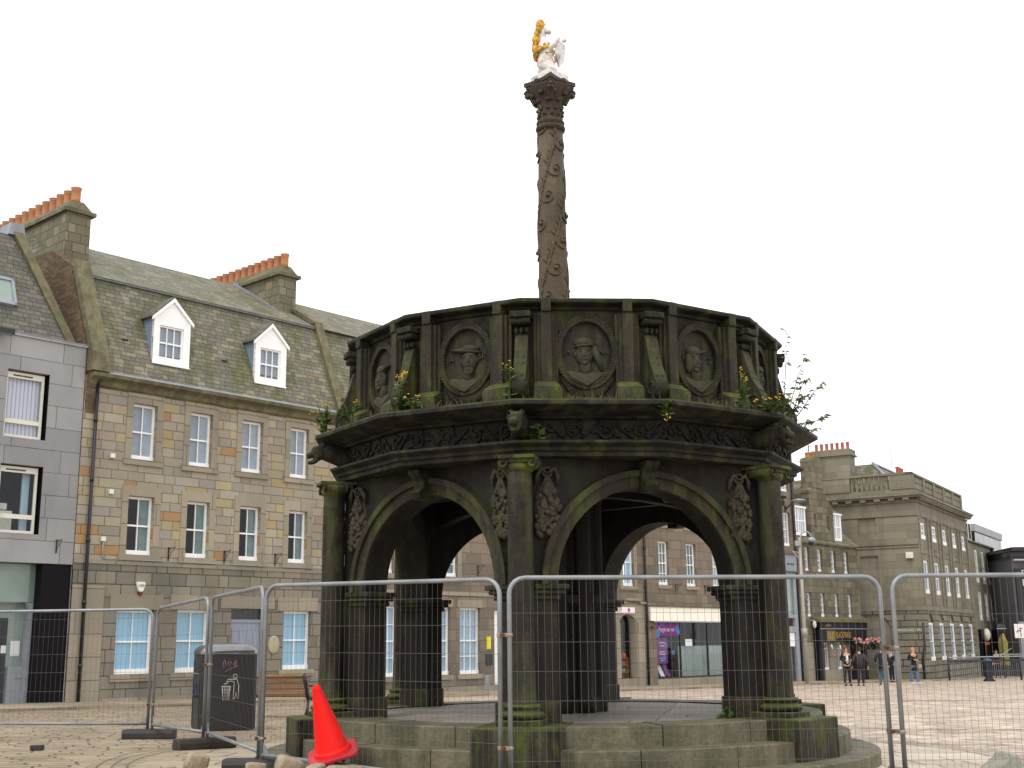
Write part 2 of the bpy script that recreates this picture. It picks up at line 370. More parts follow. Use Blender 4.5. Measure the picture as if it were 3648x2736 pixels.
plain('petal_pink', B(214,120,130), .7, var=.3, scale=12, dark=B(214,196,150)); plain('leaf_dark', (.02,.05,.014), .6, var=.3, scale=9)
plain('cabinet_grey', B(150,156,160), .5, var=.1); plain('umbrella_yellow', B(140,132,52), .8, var=.3, scale=3); plain('lamp_grey', B(150,156,160), .4, .3)
plain('dome_dark', (.02,.02,.025), .1); plain('pole_grey', B(166,162,152), .5, .2, var=.15); plain('steel_blue', B(70,92,110), .5)
# plants
N = NT('weed_leaf'); N.bsdf(N.ramp(N.noise(9, 3), [(.03,.06,.015), (.07,.12,.025), (.12,.16,.04)]), .6, spec=.3)
N = NT('shrub_leaf'); N.bsdf(N.ramp(N.noise(7, 3), [(.08,.12,.05), (.13,.18,.08), (.19,.22,.13)]), .5, spec=.3)
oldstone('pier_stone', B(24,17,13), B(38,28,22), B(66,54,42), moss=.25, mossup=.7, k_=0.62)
plain('stem_green', (.04,.07,.02), .7); plain('stem_brown', (.06,.045,.03), .8)
plain('petal_yellow', B(236,178,10), .6, var=.2, scale=20, dark=B(200,130,0))
N = NT('dry_weed'); N.bsdf(N.ramp(N.noise(5, 4), [(.025,.04,.008), (.05,.06,.014), (.09,.045,.018), (.03,.035,.01)]), .8)
# people
plain('skin', B(206,156,130), .55, var=.08, scale=20); plain('hair_brown', B(96,56,32), .6, var=.3, scale=30); plain('hair_dark', (.014,.011,.01), .6, var=.3); plain('hair_orange', B(232,140,50), .6, var=.3, scale=30)
plain('cloth_black', (.012,.011,.014), .85, var=.3, scale=8, bumps=.3); plain('cloth_plum', (.03,.022,.028), .7, var=.3, scale=8, bumps=.3); plain('cloth_navy', (.012,.013,.024), .85, var=.3, scale=8)
plain('cloth_white', B(222,222,222), .8, var=.1); plain('denim', B(84,124,160), .85, var=.3, scale=8); plain('shoe_white', B(220,220,220), .6); plain('shoe_black', (.012,.012,.012), .5); plain('bag_tan', B(190,150,104), .6, var=.2)
# ------------------------------------------------------------------ paving
N = NT('square_paving'); o = N.obj(); X = N.n('ShaderNodeSeparateXYZ', {0: o}); x, y = X.outputs[0], X.outputs[1]
wob = N.math('MULTIPLY', N.math('SUBTRACT', N.noise(1.4, 3), .5), .16); y2 = N.math('ADD', y, wob); x2 = N.math('ADD', x, wob)
u = N.math('ADD', N.math('MULTIPLY', x2, .94), N.math('MULTIPLY', y2, .342)); v = N.math('SUBTRACT', N.math('MULTIPLY', y2, .94), N.math('MULTIPLY', x2, .342))
i1, j1, r1, _ = N.blocks(u, v, 1.0, .26, .014, 2., .5)
setts = N.ramp(i1, [B(222,202,178), B(200,178,154), B(228,210,188), B(190,170,150), B(214,186,168), B(182,166,148), B(232,212,184), B(206,192,170)], 'CONSTANT')
dx = N.math('SUBTRACT', x, .70); dy = N.math('SUBTRACT', y, 16.2); rad = N.math('SQRT', N.math('ADD', N.math('MULTIPLY', dx, dx), N.math('MULTIPLY', dy, dy))); th = N.math('ARCTAN2', dy, dx)
i2, j2, r2_, _ = N.blocks(N.math('MULTIPLY', th, 5.6), rad, .62, .17, .012, 5.)
ring = N.ramp(i2, [B(180,164,140), B(200,184,158), B(160,150,128), B(190,170,146)], 'CONSTANT')
i3, j3, r3, _ = N.blocks(x2, y2, 2.1, .62, .012, 8.)
slab = N.ramp(i3, [B(206,190,168), B(214,200,178), B(194,180,160), B(220,204,180)], 'CONSTANT')
inr = N.math('LESS_THAN', rad, 5.35); inring = N.math('LESS_THAN', rad, 5.9)
col = N.mix(inring, setts, ring); col = N.mix(inr, col, slab)
jm = N.n('ShaderNodeMix', {0: inring, 2: j1, 3: j2}).outputs[0]; jm = N.n('ShaderNodeMix', {0: inr, 2: jm, 3: j3}).outputs[0]
# the left part of the square is dirtier, with moss in the joints
left = N.mapr(N.math('ADD', x, N.math('MULTIPLY', N.math('SUBTRACT', N.noise(.35, 3), .5), 3.)), -1.5, -4.5, 0, 1)
col = N.mix(N.math('MULTIPLY', left, .62), col, B(140,124,92))
pat = N.noise(.5, 6, .65); col = N.mix(N.mapr(pat, .42, .7, 0, .38), col, B(120,108,88))
fine = N.noise(16, 5, .7); col = N.mix(N.mapr(fine, .45, .75, 0, .3), col, B(110,98,84)); col = N.mix(.13, col, (.08,.072,.058))
ms = N.mapr(N.noise(1.1, 6, .7), .52, .68); col = N.mix(N.math('MULTIPLY', N.math('MULTIPLY', ms, left), .55), col, (.12,.13,.03))
jcol = N.mix(N.math('MULTIPLY', ms, left), B(84,68,58), (.06,.08,.018))
col = N.mix(N.math('MULTIPLY', jm, N.mapr(N.noise(1.2, 4), .36, .56, .35, 1.)), col, jcol)
dvec = N.n('ShaderNodeCombineXYZ', {0: N.math('MULTIPLY', u, 1.3), 1: N.math('MULTIPLY', v, 5.2)}).outputs[0]
d1 = N.mapr(N.noise(1., 5, .62, vec=dvec, dist=.6), .6, .66); d2 = N.mapr(N.noise(2.1, 4, .6, vec=dvec), .33, .27)
dash = N.math('MULTIPLY', N.math('MAXIMUM', d1, N.math('MULTIPLY', d2, .7)), N.mapr(inring, 0, 1, .72, .25))
col = N.mix(dash, col, B(92,76,68)); col = N.mix(N.math('MULTIPLY', N.mapr(N.noise(.8, 5, .6, vec=dvec), .5, .7), .22), col, B(150,134,110))
jm = N.math('MAXIMUM', jm, dash)
h = N.math('ADD', N.math('MULTIPLY', jm, -1.), N.math('ADD', N.math('MULTIPLY', fine, .3), N.math('MULTIPLY', i1, .35)))
N.bsdf(col, N.mapr(pat, .35, .65, .5, .78), nrm=N.bump(h, .8, .03), spec=.35)
ashlar('pavement_slab', [B(172,154,122), B(160,142,112), B(182,162,130), B(150,136,108)], B(96,90,62), seed=41., W2=1.7, h=.6, joint=.01, stain=.3, moss=.4, bumpd=.01, stainc=(.12,.1,.05))
# ------------------------------------------------------------------ camera, light, sky
sc = bpy.context.scene
F_, PITCH, ROLL, EYE = 42.48, math.atan(560/2610), .0105, 1.5
fw = Vector((0, math.cos(PITCH), math.sin(PITCH))); u0 = Vector((0, -math.sin(PITCH), math.cos(PITCH))); r0 = Vector((1, 0, 0))
upv = u0*math.cos(ROLL) + r0*math.sin(ROLL); rt = r0*math.cos(ROLL) - u0*math.sin(ROLL)
cam = bpy.data.cameras.new('camera'); co = bpy.data.objects.new('camera', cam); C.objects.link(co)
m = Matrix.Identity(4)
for i in range(3): m[i][0] = rt[i]; m[i][1] = upv[i]; m[i][2] = -fw[i]
m[2][3] = EYE; co.matrix_world = m
cam.lens = F_; cam.sensor_width = 36; cam.sensor_fit = 'HORIZONTAL'; cam.clip_end = 2000; cam.clip_start = .1
sc.camera = co
sc.view_settings.view_transform = 'Standard'; sc.view_settings.look = 'None'; sc.view_settings.exposure = .2; sc.view_settings.gamma = 1
SUN_EL, SUN_AZ = 56, -150          # azimuth from +y, clockwise: behind the camera on the left
w = bpy.data.worlds.new('World'); sc.world = w; w.use_nodes = True; nt = w.node_tree; nt.nodes.clear()
sky = nt.nodes.new('ShaderNodeTexSky'); sky.sky_type = 'NISHITA'; sky.sun_disc = False; sky.sun_elevation = R(SUN_EL); sky.sun_rotation = R(SUN_AZ); sky.dust_density = 3
mx = nt.nodes.new('ShaderNodeMix'); mx.data_type = 'RGBA'; mx.inputs[0].default_value = .9   # closed cloud cover over the blue
nt.links.new(sky.outputs[0], mx.inputs[6]); mx.inputs[7].default_value = (14.2, 14.2, 14.5, 1)
bg = nt.nodes.new('ShaderNodeBackground'); bg.inputs[1].default_value = .1; nt.links.new(mx.outputs[2], bg.inputs[0])
wo = nt.nodes.new('ShaderNodeOutputWorld'); nt.links.new(bg.outputs[0], wo.inputs[0])
sl = bpy.data.lights.new('sun', 'SUN'); sl.energy = 1.1; sl.angle = R(28); sl.color = (1, .96, .9)
so = bpy.data.objects.new('sun', sl); C.objects.link(so)
dv = Vector((math.sin(R(SUN_AZ))*math.cos(R(SUN_EL)), math.cos(R(SUN_AZ))*math.cos(R(SUN_EL)), math.sin(R(SUN_EL))))
so.rotation_euler = dv.to_track_quat('Z', 'Y').to_euler()
# ------------------------------------------------------------------ ground
ROWP = Vector((-11.88, 33.8, 0)); ROWD = Vector((.66388, .74784, 0)); ROWN = Vector((.74784, -.66388, 0)); ROWTH = R(90-41.597)
def gz(x, y):
    u = (x - ROWP.x)*ROWD.x + (y - ROWP.y)*ROWD.y
    return -.0155*min(max(u, -9.5), 95)
g = MB(); xs = [-150,-90,-60]+[-40+2.*k for k in range(0,56)]+[90,120,180,260]; ys = [-60,-20]+[-4+2.*k for k in range(0,62)]+[140,180,260,400]
ids = {}
for i, x in enumerate(xs):
    for j, y in enumerate(ys): ids[i,j] = g.pt((x, y, gz(x,y)))
for i in range(len(xs)-1):
    for j in range(len(ys)-1): g.idx([ids[i,j], ids[i+1,j], ids[i+1,j+1], ids[i,j+1]], 0, True)
tag(g.build('ground', 'square_paving'), kind='structure')
def rowpt(u, w, z=None):
    p = ROWP + ROWD*u + ROWN*w
    return Vector((p.x, p.y, gz(p.x, p.y) + .0 if z is None else z))
g = MB(); 
for k in range(-7, 25):
    a, b = k*2.2, (k+1)*2.2; za, zb = rowpt(a,0).z + .07, rowpt(b,0).z + .07
    P = [rowpt(a,-.2), rowpt(b,-.2), rowpt(b,3.1), rowpt(a,3.1)]
    Q = [Vector((p.x, p.y, z)) for p, z in zip(P, (za, zb, zb, za))]
    g.face(Q, 0); g.face([Q[3], Q[2], Q[2]-Vector((0,0,.2)), Q[3]-Vector((0,0,.2))], 0)
tag(g.build('pavement', 'pavement_slab'), kind='structure')
# ------------------------------------------------------------------ building helpers (u along the row, w towards the square, z up)
def BT(u0): return Matrix(((1,0,0,-u0),(0,-1,0,0),(0,0,1,0),(0,0,0,1)))
def wall(mb, a0, a1, z0, z1, ops=(), w=0., t=.22, m=0, ax='u', mr=None):
    """wall with rectangular openings (a,b,c,d[,arch radius flag]); ax 'u' = along the row, 'w' = across (at u=w given)"""
    P = (lambda a, d, z: (a, w - d, z)) if ax == 'u' else (lambda a, d, z: (w + d, a, z))
    A = sorted(set([a0, a1] + [o[0] for o in ops] + [o[1] for o in ops])); Z = sorted(set([z0, z1] + [o[2] for o in ops] + [o[3] for o in ops]))
    for i in range(len(A)-1):
        for j in range(len(Z)-1):
            ca, cz = (A[i]+A[i+1])/2, (Z[j]+Z[j+1])/2
            if any(o[0] < ca < o[1] and o[2] < cz < o[3] for o in ops): continue
            mb.face([P(A[i],0,Z[j]), P(A[i+1],0,Z[j]), P(A[i+1],0,Z[j+1]), P(A[i],0,Z[j+1])], m)
    mr = m if mr is None else mr
    for o in ops:
        a, b, c, d = o[:4]
        if len(o) > 4:      # round head
            r = (b-a)/2; cu = (a+b)/2; rz = o[4]; zs = d - rz; n = 12
            arc = [(cu - r*math.cos(PI*k/n), zs + rz*math.sin(PI*k/n)) for k in range(n+1)]
            for (p, q), (p2, q2) in zip(arc, arc[1:]):
                mb.face([P(p,0,q), P(p2,0,q2), P(p2,0,d), P(p,0,d)], m); mb.face([P(p,0,q), P(p2,0,q2), P(p2,t,q2), P(p,t,q)], mr)
            mb.face([P(a,0,c), P(a,0,zs), P(a,t,zs), P(a,t,c)], mr); mb.face([P(b,0,c), P(b,0,zs), P(b,t,zs), P(b,t,c)], mr)
        else:
            mb.face([P(a,0,c), P(a,0,d), P(a,t,d), P(a,t,c)], mr); mb.face([P(b,0,c), P(b,0,d), P(b,t,d), P(b,t,c)], mr)
            mb.face([P(a,0,d), P(b,0,d), P(b,t,d), P(a,t,d)], mr)
        mb.face([P(a,0,c), P(b,0,c), P(b,t,c), P(a,t,c)], mr)
def win(root, T, a, b, c, d, cols=2, rows=2, behind='curtain_grey', half=None, w=-.13, name='window', paint='white_paint', ax='u', at=0., bw=.026, fw_=.075, mid=.5, flat=False, behind2=None, glass='glass'):
    f = MB(T)
    def bx(a0, a1, d0, d1, z0, z1):
        if ax == 'u': f.box(a0, a1, w-d1, w-d0, z0, z1)
        else: f.box(at-w+d0, at-w+d1, a0, a1, z0, z1)
    e = .004
    bx(a+e, a+fw_, 0, .07, c+e, d-e); bx(b-fw_, b-e, 0, .07, c+e, d-e); bx(a+fw_, b-fw_, .002, .07, d-fw_, d-e); bx(a+e, b-e, -.034, .075, c+e*.5, c+fw_*1.75)
    zm = c + (d-c)*mid; i0, i1 = a+fw_, b-fw_
    if rows >= 2: bx(i0, i1, .004, .06, zm-.024, zm+.024)
    for k in range(1, cols):
        x = i0 + (i1-i0)*k/cols; bx(x-bw/2, x+bw/2, .012, .05, c+fw_*1.7, d-fw_)
    hr = rows//2
    for lo, hi in ((c+fw_, zm), (zm, d-fw_)):
        for k in range(1, hr):
            z = lo + (hi-lo)*k/hr; bx(i0, i1, .014, .05, z-bw/2, z+bw/2)
    o = f.build(name, paint, root if not flat else flat)
    par = root if flat is False and False else (o if not flat else flat)
    def quad(nm, mat, x0, x1, dd, z0=c, z1=d):
        q = MB(T)
        if ax == 'u': q.face([(x0, w-dd, z0), (x1, w-dd, z0), (x1, w-dd, z1), (x0, w-dd, z1)])
        else: q.face([(at-w+dd, x0, z0), (at-w+dd, x1, z0), (at-w+dd, x1, z1), (at-w+dd, x0, z1)])
        return q.build(nm, mat, par)
    if glass: quad('pane', glass, a+.03, b-.03, .035, c+.03, d-.03)
    if behind:
        x0, x1 = a + .03, b - .03
        if half: x0, x1 = a + (b-a)*half[0], a + (b-a)*half[1]
        quad('blind' if 'blind' in behind or 'ceiling' in behind else 'curtain', behind, x0, x1, .085)
    if behind2: quad('curtain', behind2[0], a + (b-a)*behind2[1], a + (b-a)*behind2[2], .07)
    return o
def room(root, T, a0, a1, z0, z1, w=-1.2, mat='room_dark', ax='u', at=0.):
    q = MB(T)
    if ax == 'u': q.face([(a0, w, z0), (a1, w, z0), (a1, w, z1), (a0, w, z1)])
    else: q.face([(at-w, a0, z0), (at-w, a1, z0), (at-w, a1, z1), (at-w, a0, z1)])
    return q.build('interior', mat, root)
def ubox(T, *b): m_ = MB(T); m_.box(*b); return m_
def pot(par, T, u, w, z, h, r, mat):
    p = MB(T); p.lathe([(r, z-.03), (r*.93, z+h*.25), (r*.93, z+h*.8), (r*1.02, z+h*.84), (r*1.02, z+h*.88), (r*.96, z+h*.9), (r*1.1, z+h*.94), (r*1.1, z+h), (r*.82, z+h), (r*.8, z+h*.7)], 14, (u, w, 0)); return p.build('chimney_pot', mat, par)
def sash_surround(mb, a, b, c, d, m=0):
    mb.box(a-.2, a-.001, .0, .022, c-.02, d+.3, m); mb.box(b+.001, b+.2, .0, .022, c-.02, d+.3, m); mb.box(a-.001, b+.001, .0, .024, d+.001, d+.3, m); mb.box(a-.24, b+.24, -.1, .07, c-.17, c-.003, m)
def pipe(root, T, u, z0, z1, w=.09, r=.05, mat='black_iron', name='drainpipe', hop=True):
    p = MB(T); p.tube([(u, w, z0), (u, w, z1)], r, 8)
    k = z0 + 1.
    while k < z1: p.tube([(u, w, k-.05), (u, w, k+.05)], r*1.25, 8); k += 1.7
    if hop: p.tube([(u, w, z1), (u+.03, w+.06, z1+.15)], [r, r*1.3], 8)
    return p.build(name, mat, root)
def bracket(root, T, u, z, s=.28, mat='black_iron'):
    p = MB(T); p.box(u-.014, u+.014, 0, .03, z-s*1.4, z+.02); p.tube([(u, .02, z-.02), (u, s*1.25, z)], .012, 5); p.tube([(u, .02, z-s*1.1), (u, s*1.15, z-.01)], .009, 5)
    p.tube([(u + .0, s*.3 + .05*math.cos(t*PI/5), z-s*.35 + .05*math.sin(t*PI/5)) for t in range(11)], .006, 4); return p.build('basket_bracket', mat, root)
def root_at(name, u, label, cat, group=None):
    p = rowpt(u, 0); r = empty(name, (p.x, p.y, 0), ROWTH); tag(r, label, cat, group); return r, BT(u)
# ================================================================== grey modern building at the left edge
r, T = root_at('grey_building', -10, 'grey stone clad modern building with slate mansard roof at the left edge of the photo', 'building')
mb = MB(T); ops = [(-2.62,-1.43,4.5,6.34), (-2.62,-1.43,7.07,8.92), (-6.6,-5.2,4.5,6.34), (-6.6,-5.2,7.07,8.92)]
wall(mb, -10, -.39, 3.74, 9.86, ops, t=.3); mb.box(-10, -.36, -.4, .05, 9.862, 9.95, 0)
mb.face([(-.39,0,-.3), (-.39,-8,-.3), (-.39,-8,9.9), (-.39,0,9.9)]); mb.face([(-10,0,3.74), (-.39,0,3.74), (-.39,-1.2,3.74), (-10,-1.2,3.74)])
mb.build('wall', 'grey_cladding', r)
mb = ubox(T, -2.618, -1.432, -.12, -.05, 6.345, 7.065); mb.build('spandrel_panel', 'grey_cladding', r)
for z0, z1, bh in ((4.52, 6.3, 'room'), (7.09, 8.88, 'blind')):
    f = MB(T); a, b = -2.6, -1.5; w_ = -.14
    for q in ((a, a+.07, z0, z1), (b-.07, b, z0, z1), (a+.07, b-.07, z1-.16, z1), (a+.07, b-.07, z0, z0+.07), (a+.07, b-.07, z0+.38, z0+.5)): f.box(q[0], q[1], w_-.06, w_, q[2], q[3])
    f.box(a+.2, b-.35, w_-.01, w_+.012, z1-.11, z1-.07, 1)
    fo = f.build('window', ['cream_paint', 'brown_window'], r)
    q = MB(T); q.face([(a, w_-.03, z0), (b, w_-.03, z0), (b, w_-.03, z1), (a, w_-.03, z1)]); q.build('pane', 'glass', fo)
    if bh == 'blind': q = MB(T); q.face([(a+.03, w_-.14, z0), (b-.03, w_-.14, z0), (b-.03, w_-.14, z1), (a+.03, w_-.14, z1)]); q.build('blind', 'vertical_blind', fo)
    else:
        q = MB(T); q.box(b-.3, b-.1, w_-.3, w_-.24, z0, z1); q.build('curtain', 'blind_pale', fo)
        q = MB(T); q.box(a+.05, b-.45, w_-.75, w_-.4, z0+.02, z0+.62); q.box(a+.1, b-.6, w_-.75, w_-.42, z0+.65, z0+.82); q.build('stored_box', 'cream_paint', fo)
    q = MB(T); q.box(-1.432, -1.38, -.3, -.001, z0-.02, z1+.04); q.build('window_return', 'black_granite', fo)
room(r, T, -9.9, -.5, 3.8, 9.8, -1.4)
q = MB(T); q.box(-1.22, -.36, -1.2, -.06, -.3, 3.735); q.build('black_pier', 'black_granite', r)
q = MB(T); q.box(-10, -1.221, -.5, -.4, 2.71, 3.735); q.build('glass_fascia', 'shop_glass_green', r, bevel=.01)
q = MB(T); q.face([(-10,-.75,-.2), (-1.23,-.75,-.2), (-1.23,-.75,2.705), (-10,-.75,2.705)]); q.box(-1.3, -1.222, -.74, -.42, -.2, 2.705, 1); q.build('shopfront', ['frosted_glass', 'grey_frame'], r)
q = MB(T); q.box(-2.3, -1.75, -.745, -.7, 0, 2.3); q.box(-2.26, -2.2, -.7, -.66, .2, 2.2, 1); q.build('shop_door', ['very_dark', 'grey_frame'], r)
q = MB(T); q.box(-1.7, -1.24, -.74, -.62, .02, 1.02); q.box(-1.52, -1.27, -.62, -.6, .72, .98, 1); q.build('wall_cabinet', ['cabinet_grey', 'metal_panel'], r)
q = MB(T); q.box(-1.62, -1.36, -.745, -.735, 1.3, 1.7); q.box(-1.9, -1.76, -.698, -.69, 1.38, 1.58); q.build('notice', 'paper_white', r)
q = MB(T); q.box(-1.17, -1.13, -.742, -.7, 1.25, 1.55); q.build('door_handle', 'rust', r)
text('e', 'shop_name_lettering', 'sign_navy', r, (-2.31+10, .395, 3.1), .22, extrude=.004)
mb = MB(T); mb.hexa([(-10,-.35,9.9), (-.75,-.35,9.9), (-10,-.6,9.9), (-.75,-.6,9.9), (-10,-1.7,13.25), (-2.0,-1.7,13.25), (-10,-8,13.25), (-2.0,-8,13.25)]); mb.build('roof', 'roof_slate_grey', r)
mb = MB(T); mb.hexa([(-.76,-.3,9.9), (-.48,-.3,9.9), (-.76,-.7,9.9), (-.48,-.7,9.9), (-2.04,-1.62,13.4), (-1.74,-1.62,13.4), (-2.04,-2.2,13.4), (-1.74,-2.2,13.4)]); mb.build('roof_coping', 'cope_stone', r)
mb = MB(T); mb.hexa([(-2.16,-1.6,13.25), (-1.66,-1.6,13.25), (-2.16,-2.3,13.25), (-1.66,-2.3,13.25), (-2.1,-1.62,13.62), (-1.72,-1.62,13.62), (-2.1,-2.3,13.62), (-1.72,-2.3,13.62)]); mb.build('lead_cap', 'lead', r)
mb = MB(T)
def slp(u, z, o=0.): return (u, -.35 - (z-9.9)*1.35/3.35 + o, z + o*.4)
for a, b, c, d in ((-3.3,-3.22,10.85,11.7), (-2.28,-2.2,10.85,11.7), (-3.3,-2.2,11.62,11.7), (-3.3,-2.2,10.85,10.93)):
    mb.hexa([slp(a,c,0), slp(b,c,0), slp(a,c,.1), slp(b,c,.1), slp(a,d,0), slp(b,d,0), slp(a,d,.1), slp(b,d,.1)])
so_ = mb.build('skylight', 'grey_frame', r); q = MB(T); q.face([slp(-3.3,10.85,.06), slp(-2.2,10.85,.06), slp(-2.2,11.7,.06), slp(-3.3,11.7,.06)]); q.build('pane', 'frosted_glass', so_)
mb = MB(T); mb.box(-3.15, -2.72, .2, .45, 9.76, 9.9); mb.box(-2.98, -2.9, .04, .22, 9.8, 9.86); mb.box(-3.1, -2.77, .24, .43, 9.755, 9.76, 1); mb.build('floodlight', ['black_iron', 'shop_glass_green'], r)
bracket(r, T, -.9, 4.38, .25)
# ================================================================== pale granite building with dormers
r, T = root_at('granite_house', 0, 'three storey granite building with two white dormers and blue ground floor blinds', 'building')
U1 = 8.95
up_ops = [(1.2,2.0,6.85,8.5), (3.14,3.94,6.85,8.5), (5.05,5.85,6.85,8.5), (6.95,7.71,6.85,8.5), (1.2,2.05,4.1,5.78), (3.16,3.96,4.1,5.78), (5.07,5.86,4.1,5.78), (6.97,7.73,4.1,5.78)]
lo_ops = [(1.05,2.24,.76,2.55), (3.0,4.12,.76,2.57), (4.9,6.12,-.25,2.62), (6.88,7.98,.76,2.58)]
mb = MB(T); wall(mb, -.36, U1, 3.86, 9.1, up_ops); 
for o in up_ops: sash_surround(mb, *o, m=1)
mb.face([(-.36,0,3.6), (-.36,-8,3.6), (-.36,-8,9.2), (-.36,0,9.2)])
mb.build('upper_wall', ['granite_upper', 'granite_dressed'], r)
mb = MB(T); wall(mb, -.36, U1, -.5, 3.855, lo_ops)
for o in (lo_ops[0], lo_ops[1], lo_ops[3]): mb.box(o[0]-.25, o[1]+.25, 0, .03, o[3]+.002, o[3]+.42, 1); mb.box(o[0]-.14, o[1]+.14, -.1, .06, o[2]-.2, o[2]-.003, 1)
mb.box(4.5, 6.5, .001, .028, 2.63, 3.0, 1); mb.box(-.36, .6, .001, .035, -.5, 3.2, 1); mb.box(.62, U1, .0, .05, -.5, .12, 1)
mb.box(-.36, U1, .0, .03, 3.8, 3.9, 1)
mb.build('ground_floor_wall', ['granite_lower', 'granite_dressed'], r)
for i, o in enumerate(up_ops[:4]): win(r, T, *o, behind='ceiling_light', behind2=('curtain_grey', .55, .98))
for i, o in enumerate(up_ops[4:]): win(r, T, *o, behind='curtain_green', half=(.5, .96))
for o in (lo_ops[0], lo_ops[1], lo_ops[3]): win(r, T, *o, behind='blind_blue', fw_=.08)
room(r, T, -.3, U1-.05, -.2, 9.1)
d = MB(T); d.box(4.93, 6.09, -.2, -.13, -.25, 2.2); d.box(4.9, 6.12, -.16, -.1, 2.2, 2.3)
for c_ in (5.02, 5.3, 5.58, 5.8):
    for z0, z1 in ((.15,.75), (.85,1.35), (1.45,2.05)): d.box(c_, c_+.2, -.132, -.112, z0, z1)
do = d.build('door', 'door_blue', r, bevel=.008); q = MB(T); q.box(4.93, 6.09, -.19, -.16, 2.302, 2.61); q.build('transom_light', 'very_dark', do)
q = MB(T); q.lathe([(0,0), (.27,0), (.27,.03), (.22,.04), (0,.04)], 24); ob = q.build('wall_plaque', 'plaque_cream', r); ob.matrix_local = Matrix.Translation((6.52,0,1.53)) @ Matrix.Rotation(PI/2, 4, 'X') @ Matrix.Diagonal((.8,1.05,1,1))
ob.data.transform(Matrix.Identity(4))
q = MB(T); q.prism([(1.6,0,3.33), (1.84,0,3.33), (1.86,0,3.28), (1.8,0,3.08), (1.76,0,3.05), (1.68,0,3.05), (1.64,0,3.08), (1.58,0,3.28)], (0,.09,0)); ab = q.build('alarm_box', 'alarm_white', r, bevel=.015)
q = MB(T); q.prism([(1.65,0.002,3.045), (1.79,0.002,3.045), (1.76,0.002,2.96), (1.72,0.002,2.93), (1.68,0.002,2.96)], (0,.075,0)); q.build('alarm_light', 'alarm_red', ab)
text('OMI', 'alarm_lettering', 'sign_navy', ab, (1.72, -.0945, 3.22), .1, extrude=.002)
pipe(r, T, -.02, .02, 8.85)
for u_ in (2.6, 4.55, 6.47): bracket(r, T, u_, 4.35)
q = MB(T); q.tube([(.46,.06,4.45), (.46,.04,4.0), (.52,.04,3.94), (2,.06,3.945), (5,.06,3.945), (8.9,.06,3.945)], .016, 6); q.build('cable', 'lamp_grey', r)
for u_, z_ in ((.6,6.86), (.62,5.83), (.46,4.48)):
    q = MB(T); q.box(u_-.07, u_+.07, 0, .08, z_-.06, z_+.07); q.build('junction_box', 'alarm_white', r, bevel=.012)
# cornice, mansard roof, upper roof
mb = MB(T); prof = [(0,8.78), (.1,8.84), (.14,8.95), (.2,9.0), (.33,9.06), (.35,9.16), (.1,9.2), (0,9.2)]
mb.prism([(-.3, w_, z_) for w_, z_ in prof], (U1+.3, 0, 0)); mb.build('cornice', 'cope_stone', r)
mb = MB(T); mb.hexa([(-.05,.3,9.165), (U1,.3,9.165), (-.05,.02,9.165), (U1,.02,9.165), (-.05,.24,9.23), (U1,.24,9.23), (-.05,.0,9.32), (U1,.0,9.32)]); mb.build('lead_gutter', 'lead', r)
mb = MB(T); mb.hexa([(.15,.16,9.21), (U1-.02,.16,9.21), (.15,-4,9.21), (U1-.02,-4,9.21), (.15,-1.2,12.4), (U1-.02,-1.2,12.4), (.15,-4,12.4), (U1-.02,-4,12.4)]); mb.build('mansard_roof', 'roof_slate', r)
mb = MB(T); mb.box(.15, U1-.02, -1.4, -1.1, 12.36, 12.43); mb.build('lead_roll', 'lead', r)
mb = MB(T); mb.prism([(.0,-1.06,12.41), (.0,-5.0,14.62), (.0,-9,12.41)], (U1-.02,0,0)); mb.build('upper_roof', 'roof_slate', r)
mb = MB(T); gp = [(-.28,.12,9.2), (-.28,.02,9.8), (-.28,-1.25,12.62), (-.28,-2.6,13.4), (-.28,-8,13.4), (-.28,-8,8), (-.28,.0,8)]
mb.prism([(-.34+.02, w_, z_) for _, w_, z_ in gp], (.28,0,0)); mb.build('gable_wall', 'brick_gable', r)
mb = MB(T); mb.hexa([(-.36,.36,9.2), (.2,.36,9.2), (-.36,-.1,9.2), (.2,-.1,9.2), (-.36,.28,9.75), (.2,.28,9.75), (-.36,-.15,9.9), (.2,-.15,9.9)])
mb.hexa([(-.32,.26,9.76), (.18,.26,9.76), (-.32,-.1,9.9), (.18,-.1,9.9), (-.32,-1.16,12.82), (.18,-1.16,12.82), (-.32,-1.5,12.9), (.18,-1.5,12.9)]); mb.build('skew_stone', 'cope_stone', r)
mb = MB(T); mb.hexa([(U1-.18,.3,9.2), (U1+.16,.3,9.2), (U1-.18,-.05,9.2), (U1+.16,-.05,9.2), (U1-.18,-1.12,12.58), (U1+.16,-1.12,12.58), (U1-.18,-1.5,12.66), (U1+.16,-1.5,12.66)])
mb.hexa([(U1-.18,-1.14,12.44), (U1+.16,-1.14,12.44), (U1-.18,-1.14,12.64), (U1+.16,-1.14,12.64), (U1-.18,-2.7,13.42), (U1+.16,-2.7,13.42), (U1-.18,-2.7,13.56), (U1+.16,-2.7,13.56)]); mb.build('skew_stone', 'cope_stone', r)
